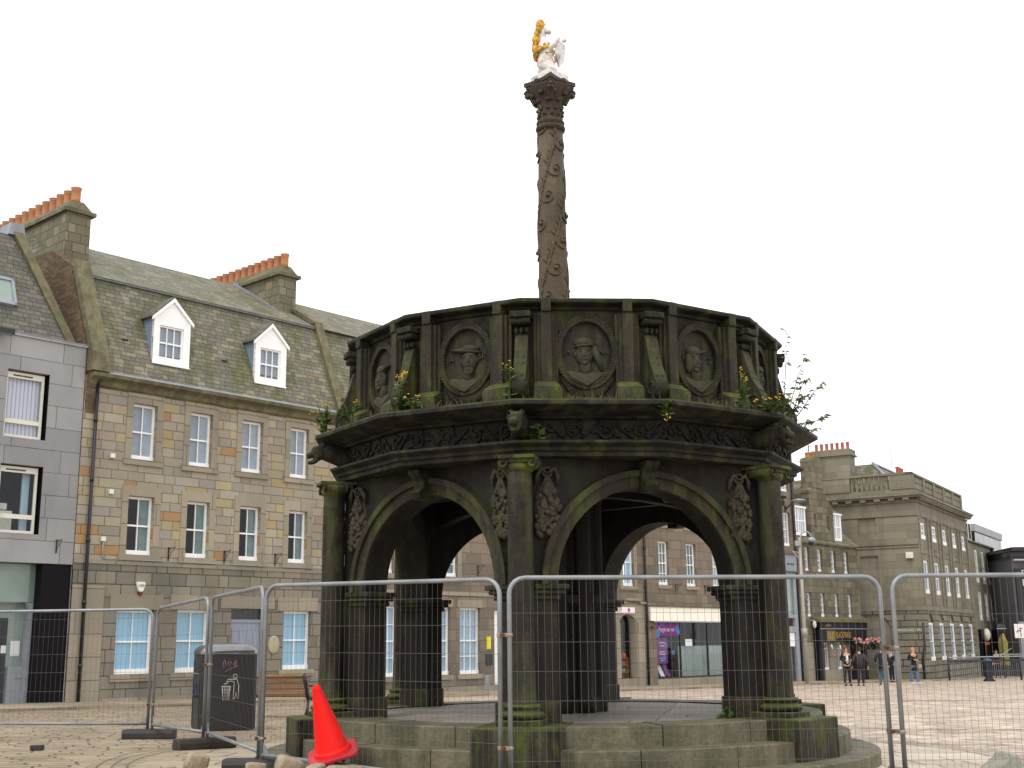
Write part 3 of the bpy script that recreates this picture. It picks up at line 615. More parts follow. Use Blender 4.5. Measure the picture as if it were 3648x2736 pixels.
def chimney(root, T, ua, ub, wa, wb, z0, z1, n, pot_h, pr, potm='pot_clay', stone='chimney_stone', cap=.35, wp0=None, wp1=None):
    c = MB(T); c.box(ua, ub, wb, wa, z0, z1); co_ = c.build('chimney', stone, root)
    c = MB(T); e = .12; c.box(ua-e, ub+e, wb-e, wa+e, z1-.03, z1+.09)
    c.hexa([(ua-.04, wa+.04, z1+.09), (ub+.04, wa+.04, z1+.09), (ua-.04, wb-.04, z1+.09), (ub+.04, wb-.04, z1+.09), ((ua+ub)/2-.2, wa-.12, z1+cap), ((ua+ub)/2+.2, wa-.12, z1+cap), ((ua+ub)/2-.2, wb+.12, z1+cap), ((ua+ub)/2+.2, wb+.12, z1+cap)])
    c.build('chimney_cope', 'cope_stone', co_)
    wp0 = wa-.3 if wp0 is None else wp0; wp1 = wb+.3 if wp1 is None else wp1
    for k in range(n): pot(co_, T, (ua+ub)/2, wp0 + (wp1-wp0)*k/(n-1), z1+cap-.02, pot_h, pr, potm)
    return co_
chimney(r, T, .02, .83, -2.5, -8.6, 12.6, 14.78, 13, .5, .155, cap=.42, wp0=-2.78, wp1=-8.3)
chimney(r, T, 8.2, 8.96, -2.5, -7.6, 12.6, 14.55, 12, .48, .15, cap=.42, wp0=-2.72, wp1=-7.1)
mb = MB(T); mb.hexa([(8.02,-2.5,13.22), (8.2,-2.5,13.22), (8.02,-2.6,13.2), (8.2,-2.6,13.2), (8.02,-5,14.72), (8.2,-5,14.72), (8.02,-5.1,14.6), (8.2,-5.1,14.6)]); mb.build('lead_flashing', 'lead', r)
def dormer(root, T, a, b, zb, ze, za, w0=-.1, ww=(.2,.85,.12,.98)):
    d = MB(T); wc = [(a+.2, b-.22, zb+.12, zb+.12+1.06)]
    wall(d, a, b, zb, ze, wc, w=w0, t=.1)
    m_ = (a+b)/2; d.face([(a, w0, ze), (b, w0, ze), (m_, w0, za)])
    for x in (a, b): d.face([(x, w0, zb), (x, w0, ze), (x, w0-1.3, ze), (x, w0-.3, zb)], 1)
    d.box(a, a+.06, w0-.1, w0+.012, zb, ze); d.box(b-.06, b, w0-.1, w0+.012, zb, ze); d.box(a, b, w0-.1, w0+.05, zb-.05, zb)
    do = d.build('dormer', ['white_paint', 'dormer_cheek'], root)
    q = MB(T); e = .1
    for s_, x in ((-1, a), (1, b)):
        q.hexa([(x + s_*e, w0+.06, ze-.09), (x + s_*e, w0-1.9, ze-.09), (m_, w0+.06, za+.02), (m_, w0-2.4, za+.02), (x + s_*e, w0+.06, ze-.03), (x + s_*e, w0-1.9, ze-.03), (m_, w0+.06, za+.08), (m_, w0-2.4, za+.08)])
    q.build('dormer_roof', 'roof_slate_grey', do)
    q = MB(T)
    for s_, x in ((-1, a), (1, b)): q.hexa([(x + s_*.09, w0+.062, ze-.2), (x + s_*.09, w0+.02, ze-.2), (m_, w0+.062, za-.1), (m_, w0+.02, za-.1), (x + s_*.09, w0+.062, ze-.085), (x + s_*.09, w0+.02, ze-.085), (m_, w0+.062, za+.03), (m_, w0+.02, za+.03)])
    q.build('bargeboard', 'white_paint', do)
    win(do, T, *wc[0], cols=3, rows=2, behind='ceiling_light', w=w0-.05, flat=do, fw_=.05)
plain('dormer_cheek', B(120,134,156), .6, var=.15, scale=2)
dormer(r, T, 1.79, 3.06, 9.86, 11.34, 11.92); dormer(r, T, 5.52, 6.76, 9.82, 11.26, 11.83)
for u_, z_ in ((1.0,10.42), (4.5,10.36), (7.95,10.36)):
    q = MB(T); s_ = -.0 - (z_-9.21)*.425; q.hexa([(u_-.1,s_+.16,z_-.08), (u_+.1,s_+.16,z_-.08), (u_-.1,s_+.0,z_-.08), (u_+.1,s_+.0,z_-.08), (u_-.1,s_+.19,z_+.03), (u_+.1,s_+.19,z_+.03), (u_-.1,s_+.02,z_+.08), (u_+.1,s_+.02,z_+.08)]); q.build('roof_vent', 'very_dark' if u_ < 7 else 'pot_clay', r)
# ================================================================== second granite building, behind the cross
r, T = root_at('granite_house', 8.95, 'granite building seen through the left arch with tall blue blinds and a purple curtain', 'building'); ua, ub = 9.12, 18.2
up = [(10.8,11.6,3.92,5.6), (13.95,14.78,3.9,5.6), (10.8,11.6,6.8,8.4), (13.95,14.78,6.8,8.4), (16.6,17.4,6.8,8.4)]; lo = [(11.1,12.1,.42,2.8), (13.35,14.4,.42,2.8), (14.87,15.98,.42,2.8), (16.75,17.7,-.4,2.7)]
mb = MB(T); wall(mb, 8.96, ub, 3.3, 9.1, up); wall(mb, 8.96, ub, -.6, 3.298, lo, m=0)
for o in up: sash_surround(mb, *o, m=1)
for o in lo[:3]: mb.box(o[0]-.12, o[1]+.12, 0, .03, o[3]+.002, o[3]+.34, 1); mb.box(o[0]-.1, o[1]+.1, -.1, .06, o[2]-.17, o[2]-.003, 1)
mb.box(11.72, 11.95, .001, .05, 3.3, 9.05, 1); mb.box(8.98, ub, .0, .05, 3.22, 3.36, 1); mb.box(8.98, ub, 0, .045, -.6, .0, 1)
mb.build('wall', ['granite_brown', 'granite_dressed'], r)
win(r, T, *up[0], cols=2, rows=4, behind='curtain_purple', mid=.52); win(r, T, *up[1], cols=2, rows=4, behind='curtain_green')
for o in up[2:]: win(r, T, *o, cols=2, rows=4, behind='curtain_grey')
for o in lo[:3]: win(r, T, *o, cols=3, rows=4, behind='blind_pale')
d = MB(T); d.box(16.77, 17.68, -.2, -.12, -.4, 2.68); d.build('door', 'white_paint', r)
bracket(r, T, 15.85, 4.35); room(r, T, 9, ub-.1, -.5, 9)
q = MB(T); q.box(16.32, 16.52, 0, .03, 1.3, 1.75); q.build('yellow_notice', 'yellow_sign', r); q = MB(T); q.box(16.26, 16.6, 0, .03, .72, 1.12); q.build('name_plate', 'dark_plate', r)
q = MB(T); q.box(16.16, 16.42, 0, .05, -.15, .35)
for k in range(8): q.box(16.18, 16.4, .05, .06, -.12+k*.055, -.09+k*.055, 1)
q.build('wall_vent', ['metal_panel', 'lamp_grey'], r)
mb = MB(T); mb.prism([(8.96, w_, z_) for w_, z_ in prof], (ub-8.96, 0, 0)); mb.build('cornice', 'cope_stone', r)
mb = MB(T); mb.hexa([(9.1,.16,9.21), (ub,.16,9.21), (9.1,-4,9.21), (ub,-4,9.21), (9.1,-1.2,12.4), (ub,-1.2,12.4), (9.1,-4,12.4), (ub,-4,12.4)]); mb.build('mansard_roof', 'roof_slate', r)
mb = MB(T); mb.prism([(8.98,-1.06,12.41), (8.98,-5.0,14.5), (8.98,-9,12.41)], (ub-8.98,0,0)); mb.build('upper_roof', 'roof_slate', r)
pipe(r, T, 9.02, 0, 9.6)
# ================================================================== charity shop with arched window
r, T = root_at('charity_shop', 18.2, 'granite charity shop with arched display window and white fascia seen through the right arch', 'shop'); ua, ub = 18.2, 26.55
up = [(24.9,25.76,3.86,5.92), (21.6,22.5,3.86,5.92), (19.2,20.1,3.86,5.92)]; lo = [(24.6,25.78,-.02,2.66,.42), (22.6,24.0,-.02,2.66,.42)]
mb = MB(T); wall(mb, ua, ub, 3.1, 8.9, up); wall(mb, ua, ub, -.7, 3.098, lo, t=.35, m=1)
for o in up: sash_surround(mb, *o, m=1)
mb.box(24.98, 25.98, .0, .16, 3.24, 3.34, 1); mb.box(ua, 24.978, .0, .12, 3.1, 3.2, 1); mb.box(25.982, ub-.02, .0, .12, 3.1, 3.2, 1)
mb.box(24.3, 24.58, 0, .06, -.7, 2.3, 1); mb.box(25.85, 26.3, 0, .06, -.7, 2.3, 1)
mb.build('wall', ['granite_brown', 'granite_dressed'], r)
win(r, T, *up[0], cols=2, rows=2, behind='curtain_grey', half=(0,.4), behind2=('blind_blue', .45, .95))
for o in up[1:]: win(r, T, *o, cols=2, rows=2)
q = MB(T); q.face([(24.6,-.3,-.02), (25.78,-.3,-.02), (25.78,-.3,2.66), (24.6,-.3,2.66)]); q.build('shop_pane', 'glass', r)
q = MB(T); q.face([(22.6,-.3,-.02), (24.0,-.3,-.02), (24.0,-.3,2.66), (22.6,-.3,2.66)]); q.build('shop_pane', 'glass', r)
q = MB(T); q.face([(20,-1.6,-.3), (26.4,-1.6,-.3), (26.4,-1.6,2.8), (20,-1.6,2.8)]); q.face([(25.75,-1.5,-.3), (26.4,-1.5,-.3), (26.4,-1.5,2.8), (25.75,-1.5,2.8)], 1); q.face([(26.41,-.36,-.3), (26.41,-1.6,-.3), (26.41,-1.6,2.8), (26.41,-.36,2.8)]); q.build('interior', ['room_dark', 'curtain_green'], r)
q = MB(T); q.box(23.0, 25.62, .02, .08, 2.7, 2.96); sg = q.build('shop_sign', 'sign_white', r)
text('SHOP', 'sign_lettering', 'sign_pink', sg, (24.35-18.2, -.083, 2.83), .28, sx=.85)
q = MB(T); hrt = [(0,-.1), (.085,-.01), (.095,.05), (.06,.085), (.02,.075), (0,.05), (-.02,.075), (-.06,.085), (-.095,.05), (-.085,-.01)]
q.prism([(25.18+x, .081, 2.83+z) for x, z in hrt], (0,.005,0)); q.build('heart_emblem', 'sign_pink', sg)
q = MB(T)
for z in (.22, .52, .82): q.box(24.68, 25.66, -.75, -.4, z, z+.03)
q.box(24.66, 24.69, -.75, -.4, -.02, .85); q.box(25.65, 25.68, -.75, -.4, -.02, .85); sh = q.build('display_shelf', 'shelf_wood', r)
for z, L in ((.25, 'gwgwgg'), (.55, 'opgbbo'), (.85, 'wgbpoO')):
    for k, ch in enumerate(L):
        q = MB(T); u_ = 24.78 + k*.15; h_ = .17 if ch != 'O' else .26
        q.lathe([(.045 if ch != 'O' else .09, z), (.05 if ch != 'O' else .11, z+h_*.3), (.04 if ch != 'O' else .08, z+h_*.65), (.016, z+h_*.8), (.018, z+h_)], 10, (u_, -.52, 0)); q.build('bottle', {'g':'toy_glass','w':'toy_white','o':'toy_orange','O':'toy_orange','p':'toy_orange','b':'toy_blue'}[ch], sh)
pipe(r, T, 26.47, -.55, 8.8, r=.055); bracket(r, T, 23.6, 4.3); room(r, T, ua+.1, ub-.1, 3.2, 8.8)
mb = MB(T); mb.prism([(ua, w_, z_-.3) for w_, z_ in prof], (ub-ua, 0, 0)); mb.build('cornice', 'cope_stone', r)
mb = MB(T); mb.hexa([(ua,.1,8.9), (ub,.1,8.9), (ua,-7,8.9), (ub,-7,8.9), (ua,-3.4,11.4), (ub,-3.4,11.4), (ua,-3.6,11.4), (ub,-3.6,11.4)]); mb.build('roof', 'roof_slate', r)
# ================================================================== empty shop with cream fascia
r, T = root_at('cream_fascia_shop', 26.55, 'brown granite building with a long blank cream fascia over a dark glass shopfront', 'shop'); ua, ub = 26.56, 36.4
up = [(u_, u_+.84, 3.98, 5.93) for u_ in (27.6, 29.83, 32.05, 34.3)] + [(u_, u_+.84, 6.69, 8.4) for u_ in (27.6, 29.83, 32.05, 34.3)]
mb = MB(T); wall(mb, ua, ub, 3.06, 8.9, up); wall(mb, ua, 27.28, -.8, 3.058); wall(mb, 27.28, ub, -.8, -.1, m=1)
for o in up: mb.box(o[0]-.1, o[1]+.1, -.1, .06, o[2]-.16, o[2]-.003, 1)
mb.face([(27.28,0,-.8), (27.28,-.4,-.8), (27.28,-.4,2.4), (27.28,0,2.4)])
mb.build('wall', ['granite_brown', 'granite_dressed'], r)
for k, o in enumerate(up): win(r, T, *o, cols=3, rows=4, behind='curtain_green' if k % 4 != 2 else 'curtain_white')
q = MB(T); q.box(26.72, ub, .01, .14, 2.4, 3.0); q.box(26.72, ub, .01, .2, 3.0, 3.055, 1); q.box(26.9, ub, .01, .17, 2.34, 2.398, 2); q.build('fascia', ['cream_fascia', 'cope_stone', 'lamp_grey'], r)
q = MB(T); q.box(27.3, ub, -.14, -.06, -.1, -.03)
for u_ in (27.3, 29.2, 31.45, 33.6, 35.4): q.box(u_, u_+.06, -.14, -.06, -.03, 2.39)
sf = q.build('shopfront_frame', 'very_dark', r)
q = MB(T); q.face([(27.3,-.1,-.1), (ub,-.1,-.1), (ub,-.1,2.39), (27.3,-.1,2.39)]); q.build('pane', 'glass', sf)
q = MB(T); q.face([(29.25,-.24,-.1), (ub,-.24,-.1), (ub,-.24,1.3), (29.25,-.24,1.3)]); q.build('frosted_film', 'frosted_glass', sf)
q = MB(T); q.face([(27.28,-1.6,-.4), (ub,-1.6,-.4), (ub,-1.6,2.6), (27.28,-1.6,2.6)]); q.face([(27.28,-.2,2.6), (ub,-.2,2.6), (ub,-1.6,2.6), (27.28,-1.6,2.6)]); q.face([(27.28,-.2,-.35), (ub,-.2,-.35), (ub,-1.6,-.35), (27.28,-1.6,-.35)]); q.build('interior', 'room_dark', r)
room(r, T, ua+.1, ub-.1, 3.1, 8.8)
ps = MB(T); ps.box(27.4, 29.16, -.09, -.075, 1.76, 2.33); po = ps.build('purple_banner', 'poster_purple', r)
text('Forget me not', 'banner_lettering', 'poster_white_text', po, (28.15-26.55, .07, 2.03), .27, sx=.78, font_shear=.15)
ps = MB(T); ps.box(27.72, 28.5, -.3, -.28, .55, 1.66); po2 = ps.build('purple_poster', 'poster_purple', r)
for k, (z, wd) in enumerate(((1.45,.5), (1.32,.36), (1.06,.44), (.96,.5), (.78,.4), (.68,.3))):
    q = MB(T)
    for j in range(6): q.box(28.1-wd/2+wd*j/6, 28.1-wd/2+wd*(j+.78)/6, -.279, -.276, z-.022, z+.022)
    q.build('poster_lettering', 'poster_white_text', po2)
def flower(par, u_, z_, s_, w_):
    q = MB(T)
    for k in range(5): q.ell((u_ + s_*.55*math.cos(k*1.257+.3), w_, z_ + s_*.55*math.sin(k*1.257+.3)), (s_*.5, .006, s_*.5), 8, 4)
    q.build('flower_print', 'flower_blue', par)
for u_, z_, s_ in ((28.98,2.05,.16), (27.75,2.26,.09), (27.44,1.85,.2), (29.08,1.92,.12)): flower(po, u_, z_, s_, -.066)
for u_, z_, s_ in ((28.34,1.34,.11), (28.2,.78,.15), (27.42,1.5,.17), (27.42,1.35,.12), (28.92,1.02,.11)): flower(po2, u_, z_, s_, -.27)
for k, (u_, mt) in enumerate(((27.5,'poster_purple'), (27.95,'paper_white'), (28.4,'poster_purple'))):
    q = MB(T); q.hexa([(u_,-.3,.0), (u_+.3,-.3,.0), (u_,-.32,.0), (u_+.3,-.32,.0), (u_-.08,-.5,.48), (u_+.22,-.5,.48), (u_-.08,-.52,.48), (u_+.22,-.52,.48)]); q.build('display_board', mt, r)
q = MB(T); q.box(29.62, 30.2, -.085, -.078, 1.3, 1.6); q.build('window_notice', 'paper_white', r)
q = MB(T); q.lathe([(0,1.0),(.1,1.03),(.07,1.12),(.0,1.15)], 10, (26.85,.12,1.05)); q.build('alarm_bell', 'rust', r)
mb = MB(T); mb.prism([(ua, w_, z_-.3) for w_, z_ in prof], (ub-ua, 0, 0)); mb.build('cornice', 'cope_stone', r)
mb = MB(T); mb.hexa([(ua,.1,8.9), (ub,.1,8.9), (ua,-7,8.9), (ub,-7,8.9), (ua,-3.4,11.2), (ub,-3.4,11.2), (ua,-3.6,11.2), (ub,-3.6,11.2)]); mb.build('roof', 'roof_slate', r)
for u_ in (28.9, 31.3, 33.5): bracket(r, T, u_, 4.05)
# ================================================================== tall narrow building with grey fascia
r, T = root_at('narrow_granite_building', 36.4, 'narrow tall granite building with blue grey fascia left of the pub', 'building'); ua, ub = 36.42, 40.2
up = [(38.88,39.76,6.3,8.05), (36.95,37.8,6.3,8.05), (38.88,39.76,9.15,10.4), (36.95,37.8,9.15,10.4)]
mb = MB(T); wall(mb, ua, ub, 5.9, 11.4, up); wall(mb, 39.95, ub, -.9, 5.898); mb.face([(ub,0,-.9), (ub,-7,-.9), (ub,-7,11.4), (ub,0,11.4)]); mb.build('wall', 'granite_brown', r)
for o in up: win(r, T, *o, cols=3, rows=4, behind='curtain_white')
q = MB(T); q.box(ua, 39.9, .02, .16, 5.0, 5.84); q.box(ua, 40.0, .02, .24, 5.842, 5.9, 1); q.box(ua, 40.0, .02, .2, 4.94, 4.998, 1); fo = q.build('fascia', ['grey_fascia', 'cope_stone'], r)
text('barrierspath', 'fascia_lettering', 'sign_navy', fo, (39.25-36.4, -.163, 5.36), .19, sx=.75)
q = MB(T)
for a, b, c, d in ((ua,38.78,-.8,4.93), (39.62,39.93,-.8,4.93), (38.78,39.62,2.62,2.78), (38.78,39.62,4.8,4.93), (38.78,39.62,1.9,2.2)): q.box(a, b, -.1, .05, c, d)
q.box(38.8, 39.6, -.06, -.02, 1.2, 1.88, 1); q.build('shopfront_frame', ['grey_frame', 'white_paint'], r)
q = MB(T); q.face([(38.78,-.06,2.78), (39.62,-.06,2.78), (39.62,-.06,4.8), (38.78,-.06,4.8)]); q.build('strip_window', 'frosted_glass', r)
q = MB(T); q.box(38.82, 39.6, -.3, -.24, -.8, 1.16); q.build('door', 'grey_fascia', r)
pipe(r, T, 40.02, -.7, 11.2, r=.07); room(r, T, ua+.1, ub-.1, 3, 11.2)
mb = MB(T); mb.hexa([(ua,.1,11.4), (ub,.1,11.4), (ua,-7,11.4), (ub,-7,11.4), (ua,-3.4,12.6), (ub,-3.4,12.6), (ua,-3.6,12.6), (ub,-3.6,12.6)]); mb.build('roof', 'roof_slate', r)
# ================================================================== the pub
r, T = root_at('pub', 40.2, 'green stained granite pub with black shopfront, gold lettering and chimney gable', 'pub'); ua, ub = 40.2, 47.2
up = [(41.1,41.62,5.1,6.34), (42.5,43.05,5.1,6.3), (44.05,44.6,5.1,6.3), (45.55,46.1,5.1,6.28), (41.08,41.58,2.72,3.94), (42.55,43.08,2.72,3.94), (44.15,44.66,2.72,3.94), (45.72,46.24,2.72,3.94)]
lo = [(42.6,43.25,-.05,1.36), (44.1,44.72,-.05,1.36), (45.6,46.6,-.95,1.36)]
mb = MB(T); wall(mb, ua, ub, 1.38, 6.56, up); wall(mb, ua, ub, -1.0, 1.378, lo, m=1)
mb.face([(ub,0,-1), (ub,-7,-1), (ub,-7,6.5), (ub,0,6.5)]); mb.build('wall', ['granite_green', 'granite_dressed'], r)
for o in up: win(r, T, *o, cols=2, rows=4, behind='curtain_grey', fw_=.07)
for o in lo[:2]: win(r, T, *o, cols=3, rows=2, behind=None, mid=.78, fw_=.07)
q = MB(T); q.box(45.62, 46.58, -.25, -.18, -.95, 1.35); q.build('door', 'very_dark', r); room(r, T, ua+.1, ub-.1, -.9, 6.4, w=-.7)
q = MB(T); q.box(41.4, 47.1, .001, .62, 2.42, 2.56); q.hexa([(41.4,.64,2.56), (47.1,.64,2.56), (41.4,.02,2.56), (47.1,.02,2.56), (41.5,.5,2.64), (47.0,.5,2.64), (41.5,.02,2.72), (47.0,.02,2.72)]); q.build('canopy', 'cope_stone', r)
q = MB(T); q.box(41.5, 47.0, .02, .42, 2.1, 2.415); q.box(41.5, 47.0, .421, .43, 2.06, 2.1, 1); q.box(41.5, 47.0, .02, .36, 1.38, 2.055); q.box(41.5, 42.0, .02, .3, -1, 1.378); q.box(44.9+1.9, 47.0, .02, .3, -1, 1.378); fo = q.build('pub_front', ['pub_black', 'lamp_grey'], r)
q = MB(T); q.box(42.3, 43.22, .361, .375, 1.44, 1.98); q.build('sign_board', 'sign_gold_dark', fo)
text('OLD', 'pub_lettering', 'gold_letter', fo, (42.76-40.2, -.38, 1.71), .46, sx=.8)
text('BLACKFRIARS', 'pub_lettering', 'gold_letter', fo, (44.2-40.2, -.372, 1.74), .46, sx=.62)
text('BELHAVEN', 'pub_lettering', 'pub_text', fo, (42.45-40.2, -.425, 2.25), .17, sx=.7)
q = MB(T); q.ell((41.35,.2,2.3), (.13,.1,.2), 10, 8); q.box(41.32,41.38,0,.2,2.5,2.53); q.build('wall_lamp', 'alarm_white', r)
mb = MB(T); mb.box(ua, ub, -.1, .14, 6.56, 6.66); mb.build('cornice', 'cope_stone', r)
mb = MB(T); mb.hexa([(ua,.12,6.661), (ub,.12,6.661), (ua,-7,6.661), (ub,-7,6.661), (ua,-3.6,10.2), (ub,-3.6,10.2), (ua,-3.8,10.2), (ub,-3.8,10.2)]); mb.build('roof', 'roof_slate', r)
mb = MB(T); ops = [(42.36,42.6,7.38,8.18), (43.84,44.08,7.35,8.15)]
wall(mb, 41.92, 44.6, 6.662, 8.62, ops, w=.03); G = [(41.92,8.62), (41.92,9.3), (42.3,9.62), (43.55,9.62), (44.5,8.72), (44.6,8.62)]
mb.face([(a, .03, z) for a, z in G]); mb.prism([(a, -.32, z) for a, z in [(41.92,6.662)] + G + [(44.6,6.662)]], (0,-1.2,0)); mb.face([(41.92,.03,6.662), (41.92,-.32,6.662), (41.92,-.32,9.3), (41.92,.03,9.3)]); mb.face([(44.6,.03,6.662), (44.6,-.32,6.662), (44.6,-.32,8.62), (44.6,.03,8.62)])
for (a, z), (b, z2) in zip(G[1:], G[2:]): mb.face([(a,.03,z), (b,.03,z2), (b,-.32,z2), (a,-.32,z)])
mb.box(41.86, 42.34, -.4, .08, 9.3, 9.45); mb.build('chimney_gable', 'granite_green', r)
for o in ops: win(r, T, *o, cols=1, rows=2, behind='curtain_grey', fw_=.06, w=-.1)
c = MB(T); c.box(42.36, 43.58, -.62, .02, 9.62, 11.05); c.box(42.3, 43.64, -.68, .08, 9.62, 9.74); ch = c.build('chimney', 'chimney_stone', r)
c = MB(T); n = 8; P_ = [(42.34 + .62 - .62*math.cos(PI*k/n), 11.05 + .34*math.sin(PI*k/n)) for k in range(n+1)]; c.prism([(a, .03, z) for a, z in P_], (0,-.68,0)); c.build('chimney_cope', 'cope_stone', ch)
for u_ in (42.7, 43.15): pot(ch, T, u_, -.3, 11.3, .3, .16, 'pot_clay')
c = MB(T); c.box(40.95, 41.6, -4.4, -3.8, 9.9, 10.6); ch = c.build('chimney', 'white_paint', r); pot(ch, T, 41.25, -4.1, 10.6, .42, .14, 'pot_clay')
for a, b, zb, zt in ((40.5,41.65,7.05,8.42), (44.78,45.75,6.98,8.32)):
    d = MB(T); w0 = -.12; d.box(a, b, w0-1.2, w0-.05, zb-.1, zt); d.box(a-.06, b+.06, w0-1.2, w0+.06, zt, zt+.09, 1); d.hexa([(a-.05,w0+.05,zt+.09),(b+.05,w0+.05,zt+.09),(a-.05,w0-1.6,zt+.09),(b+.05,w0-1.6,zt+.09),(a+.1,w0-.6,zt+.45),(b-.1,w0-.6,zt+.45),(a+.1,w0-1.9,zt+.45),(b-.1,w0-1.9,zt+.45)], 2)
    do = d.build('dormer', ['white_paint', 'white_paint', 'roof_slate'], r)
    q = MB(T); q.box(a, b, w0-.05, w0, zb-.1, zb+.06); q.box(a, a+.12, w0-.049, w0+.01, zb, zt); q.box(b-.12, b, w0-.049, w0+.01, zb, zt); q.box(a+.3, a+.4, w0-.049, w0+.012, zb, zt); q.box(a+.1, b-.1, w0-.049, w0+.006, (zb+zt)/2-.03, (zb+zt)/2+.03)
    for x_ in (a+.56, a+.76): q.box(x_, x_+.03, w0-.049, w0+.004, zb, zt)
    q.build('window', 'white_paint', do); q = MB(T); q.face([(a+.05,w0-.02,zb), (b-.05,w0-.02,zb), (b-.05,w0-.02,zt), (a+.05,w0-.02,zt)]); q.build('pane', 'curtain_grey', do)
pipe(r, T, 46.75, -.9, 1.3, w=.34, mat='stem_brown', hop=False)
# bunting and flower baskets belong to nobody's wall: separate things
def world(u, w, z): p = rowpt(u, w, z); return p
bu = empty('bunting_string', world(42, .5, 1.3), ROWTH); tag(bu, 'string of small orange, white and green flags below the gold pub lettering', 'bunting')
q = MB(); q.tube([(-.2+ .5*k, 0, .02-.1*math.sin(PI*k/10)) for k in range(11)], .012, 4); q.build('string', 'flag_green', bu)
for k, mt in enumerate(('flag_red','paper_white','flag_green','paper_white','flag_orange','flag_green','flag_red','flag_orange','paper_white','flag_orange')):
    q = MB(); x = .02+.48*k; z = .0-.1*math.sin(PI*(x+.2)/5); q.prism([(x-.1, 0, z), (x+.1, 0, z), (x+.05, -.03, z-.26)], (0,.012,0)); q.build('flag', mt, bu)
def basket(u_, lab):
    b_ = empty('hanging_basket', world(u_, .75, 1.05), ROWTH); tag(b_, lab, 'flower basket', 'hanging flower baskets on the pub')
    q = MB(); q.lathe([(.0,-.02), (.15,.02), (.26,.16), (.3,.28), (0,.29)], 12); q.build('pot', 'cloth_black', b_)
    q = MB(); q.tube([(0,.5,1.0),(0,.0,.95),(0,0,.3)], .012, 5); q.build('chain', 'black_iron', b_)
    q = MB()
    for k in range(150):
        a = random.uniform(0, 2*PI); rr = .4*math.sqrt(random.random()); z = random.uniform(-.1,.45)*(1-rr*.5); q.ell((rr*math.cos(a), rr*math.sin(a), z), (.07,.06,.03), 5, 3, 0, Matrix.Rotation(random.uniform(-1,1),3,'X') @ Matrix.Rotation(random.uniform(0,3),3,'Z'))
    q.build('foliage', 'leaf_dark', b_)
    q = MB()
    for k in range(45):
        a = random.uniform(0, 2*PI); rr = .42*math.sqrt(random.random()); q.ell((rr*math.cos(a), rr*math.sin(a), random.uniform(.22,.52)), .055, 6, 4)
    q.build('blossom', 'petal_pink', b_)
basket(45.3, 'hanging basket of pink flowers over the pub door, left of the other basket'); basket(46.9, 'hanging basket of pink flowers at the right corner of the pub front')
# ================================================================== the bank on the corner
K2 = Vector((23.03, 69.26, 0)); NTH = R(59)
r = empty('corner_bank', (K2.x, K2.y, 0), NTH); tag(r, 'large classical granite corner building with balustrade, pilasters and arched ground floor windows', 'building')
T = BT(0); LB = 14.4; WB = -7.5
n_up = [(.8+2.88*k, 2.1+2.88*k, 7.16, 8.13) for k in range(5)]; n_mid = [(.8+2.88*k, 2.1+2.88*k, 4.05, 5.95) for k in range(5)]; n_lo = [(1.0+2.88*k, 2.3+2.88*k, .28, 2.96, .62) for k in range(5)]
mb = MB(T)
wall(mb, .0, LB, 3.38, 9.46, n_up + n_mid, t=.28, m=1); wall(mb, 0, LB, -1.2, 3.1, n_lo, t=.34, m=0)
wall(mb, WB, 0, 3.38, 9.46, [(-3.35,-2.3,7.36,8.55), (-3.35,-2.3,4.15,6.23)], ax='w', t=.12, m=1); wall(mb, WB, 0, -1.2, 3.1, [(-3.75,-1.85,-.9,2.95,.95)], ax='w', t=.14, m=0)
mb.face([(.11,-3.35,7.36), (.11,-2.3,7.36), (.11,-2.3,8.55), (.11,-3.35,8.55)], 1); mb.face([(.11,-3.35,4.15), (.11,-2.3,4.15), (.11,-2.3,6.23), (.11,-3.35,6.23)], 1); mb.face([(.13,-3.75,-1), (.13,-1.85,-1), (.13,-1.85,2.95), (.13,-3.75,2.95)], 1)
mb.face([(LB,0,-1.2), (LB,WB,-1.2), (LB,WB,9.4), (LB,0,9.4)], 1)
mb.build('wall', ['granite_bank', 'granite_bank_smooth'], r)
def ring_box(nm, mat, o, z0, z1, u1=LB, w1=WB):
    q = MB(T); q.box(-o, u1+o, w1, o, z0, z1); return q.build(nm, mat, r)
ring_box('string_course', 'granite_bank_smooth', .06, 3.1, 3.38); 
q = MB(T); q.box(-.07, .02, WB, .05, 6.64, 6.7); q.box(-.07, .02, WB, .05, 6.8, 6.86); q.build('string_course', 'granite_bank_smooth', r)
ring_box('architrave', 'granite_bank_smooth', .06, 8.44, 8.74); ring_box('frieze', 'granite_bank_smooth', .03, 8.742, 9.2)
q = MB(T)
for pr_, z0, z1 in ((.12,9.2,9.32), (.38,9.46,9.56), (.48,9.56,9.68), (.42,9.68,9.72)): q.box(-pr_, LB+pr_, WB, pr_, z0+.001, z1)
for k in range(32): x = .05 + k*.46; q.box(x, x+.2, .13, .36, 9.322, 9.458)
for k in range(9): y = -.25 - k*.82; q.box(-.36, -.13, y-.34, y, 9.322, 9.458)
q.build('cornice', 'granite_bank_smooth', r)
q = MB(T); q.box(.2, LB-.2, WB, -.15, 9.72, 10.02); q.box(.1, LB-.1, -.5, -.08, 10.85, 10.97); q.box(.1, .5, WB, -.08, 10.851, 10.971)
q.box(.14, .46, -1.4, -.12, 10.02, 10.85); q.box(.14, .46, WB, -3.7, 10.02, 10.85); q.box(.461, LB-.15, -.42, -.16, 10.02, 10.85, 1)
for k in range(6): x = .3 + k*2.72; q.box(x, x+.5, -.46, -.1, 10.021, 10.849)
q.build('parapet', ['granite_bank_smooth', 'granite_bank'], r)
q = MB(T)
for k in range(8): q.lathe([(.1,10.02), (.1,10.08), (.06,10.14), (.12,10.32), (.05,10.6), (.1,10.72), (.1,10.85)], 8, (.3, -1.58-.29*k, 0))
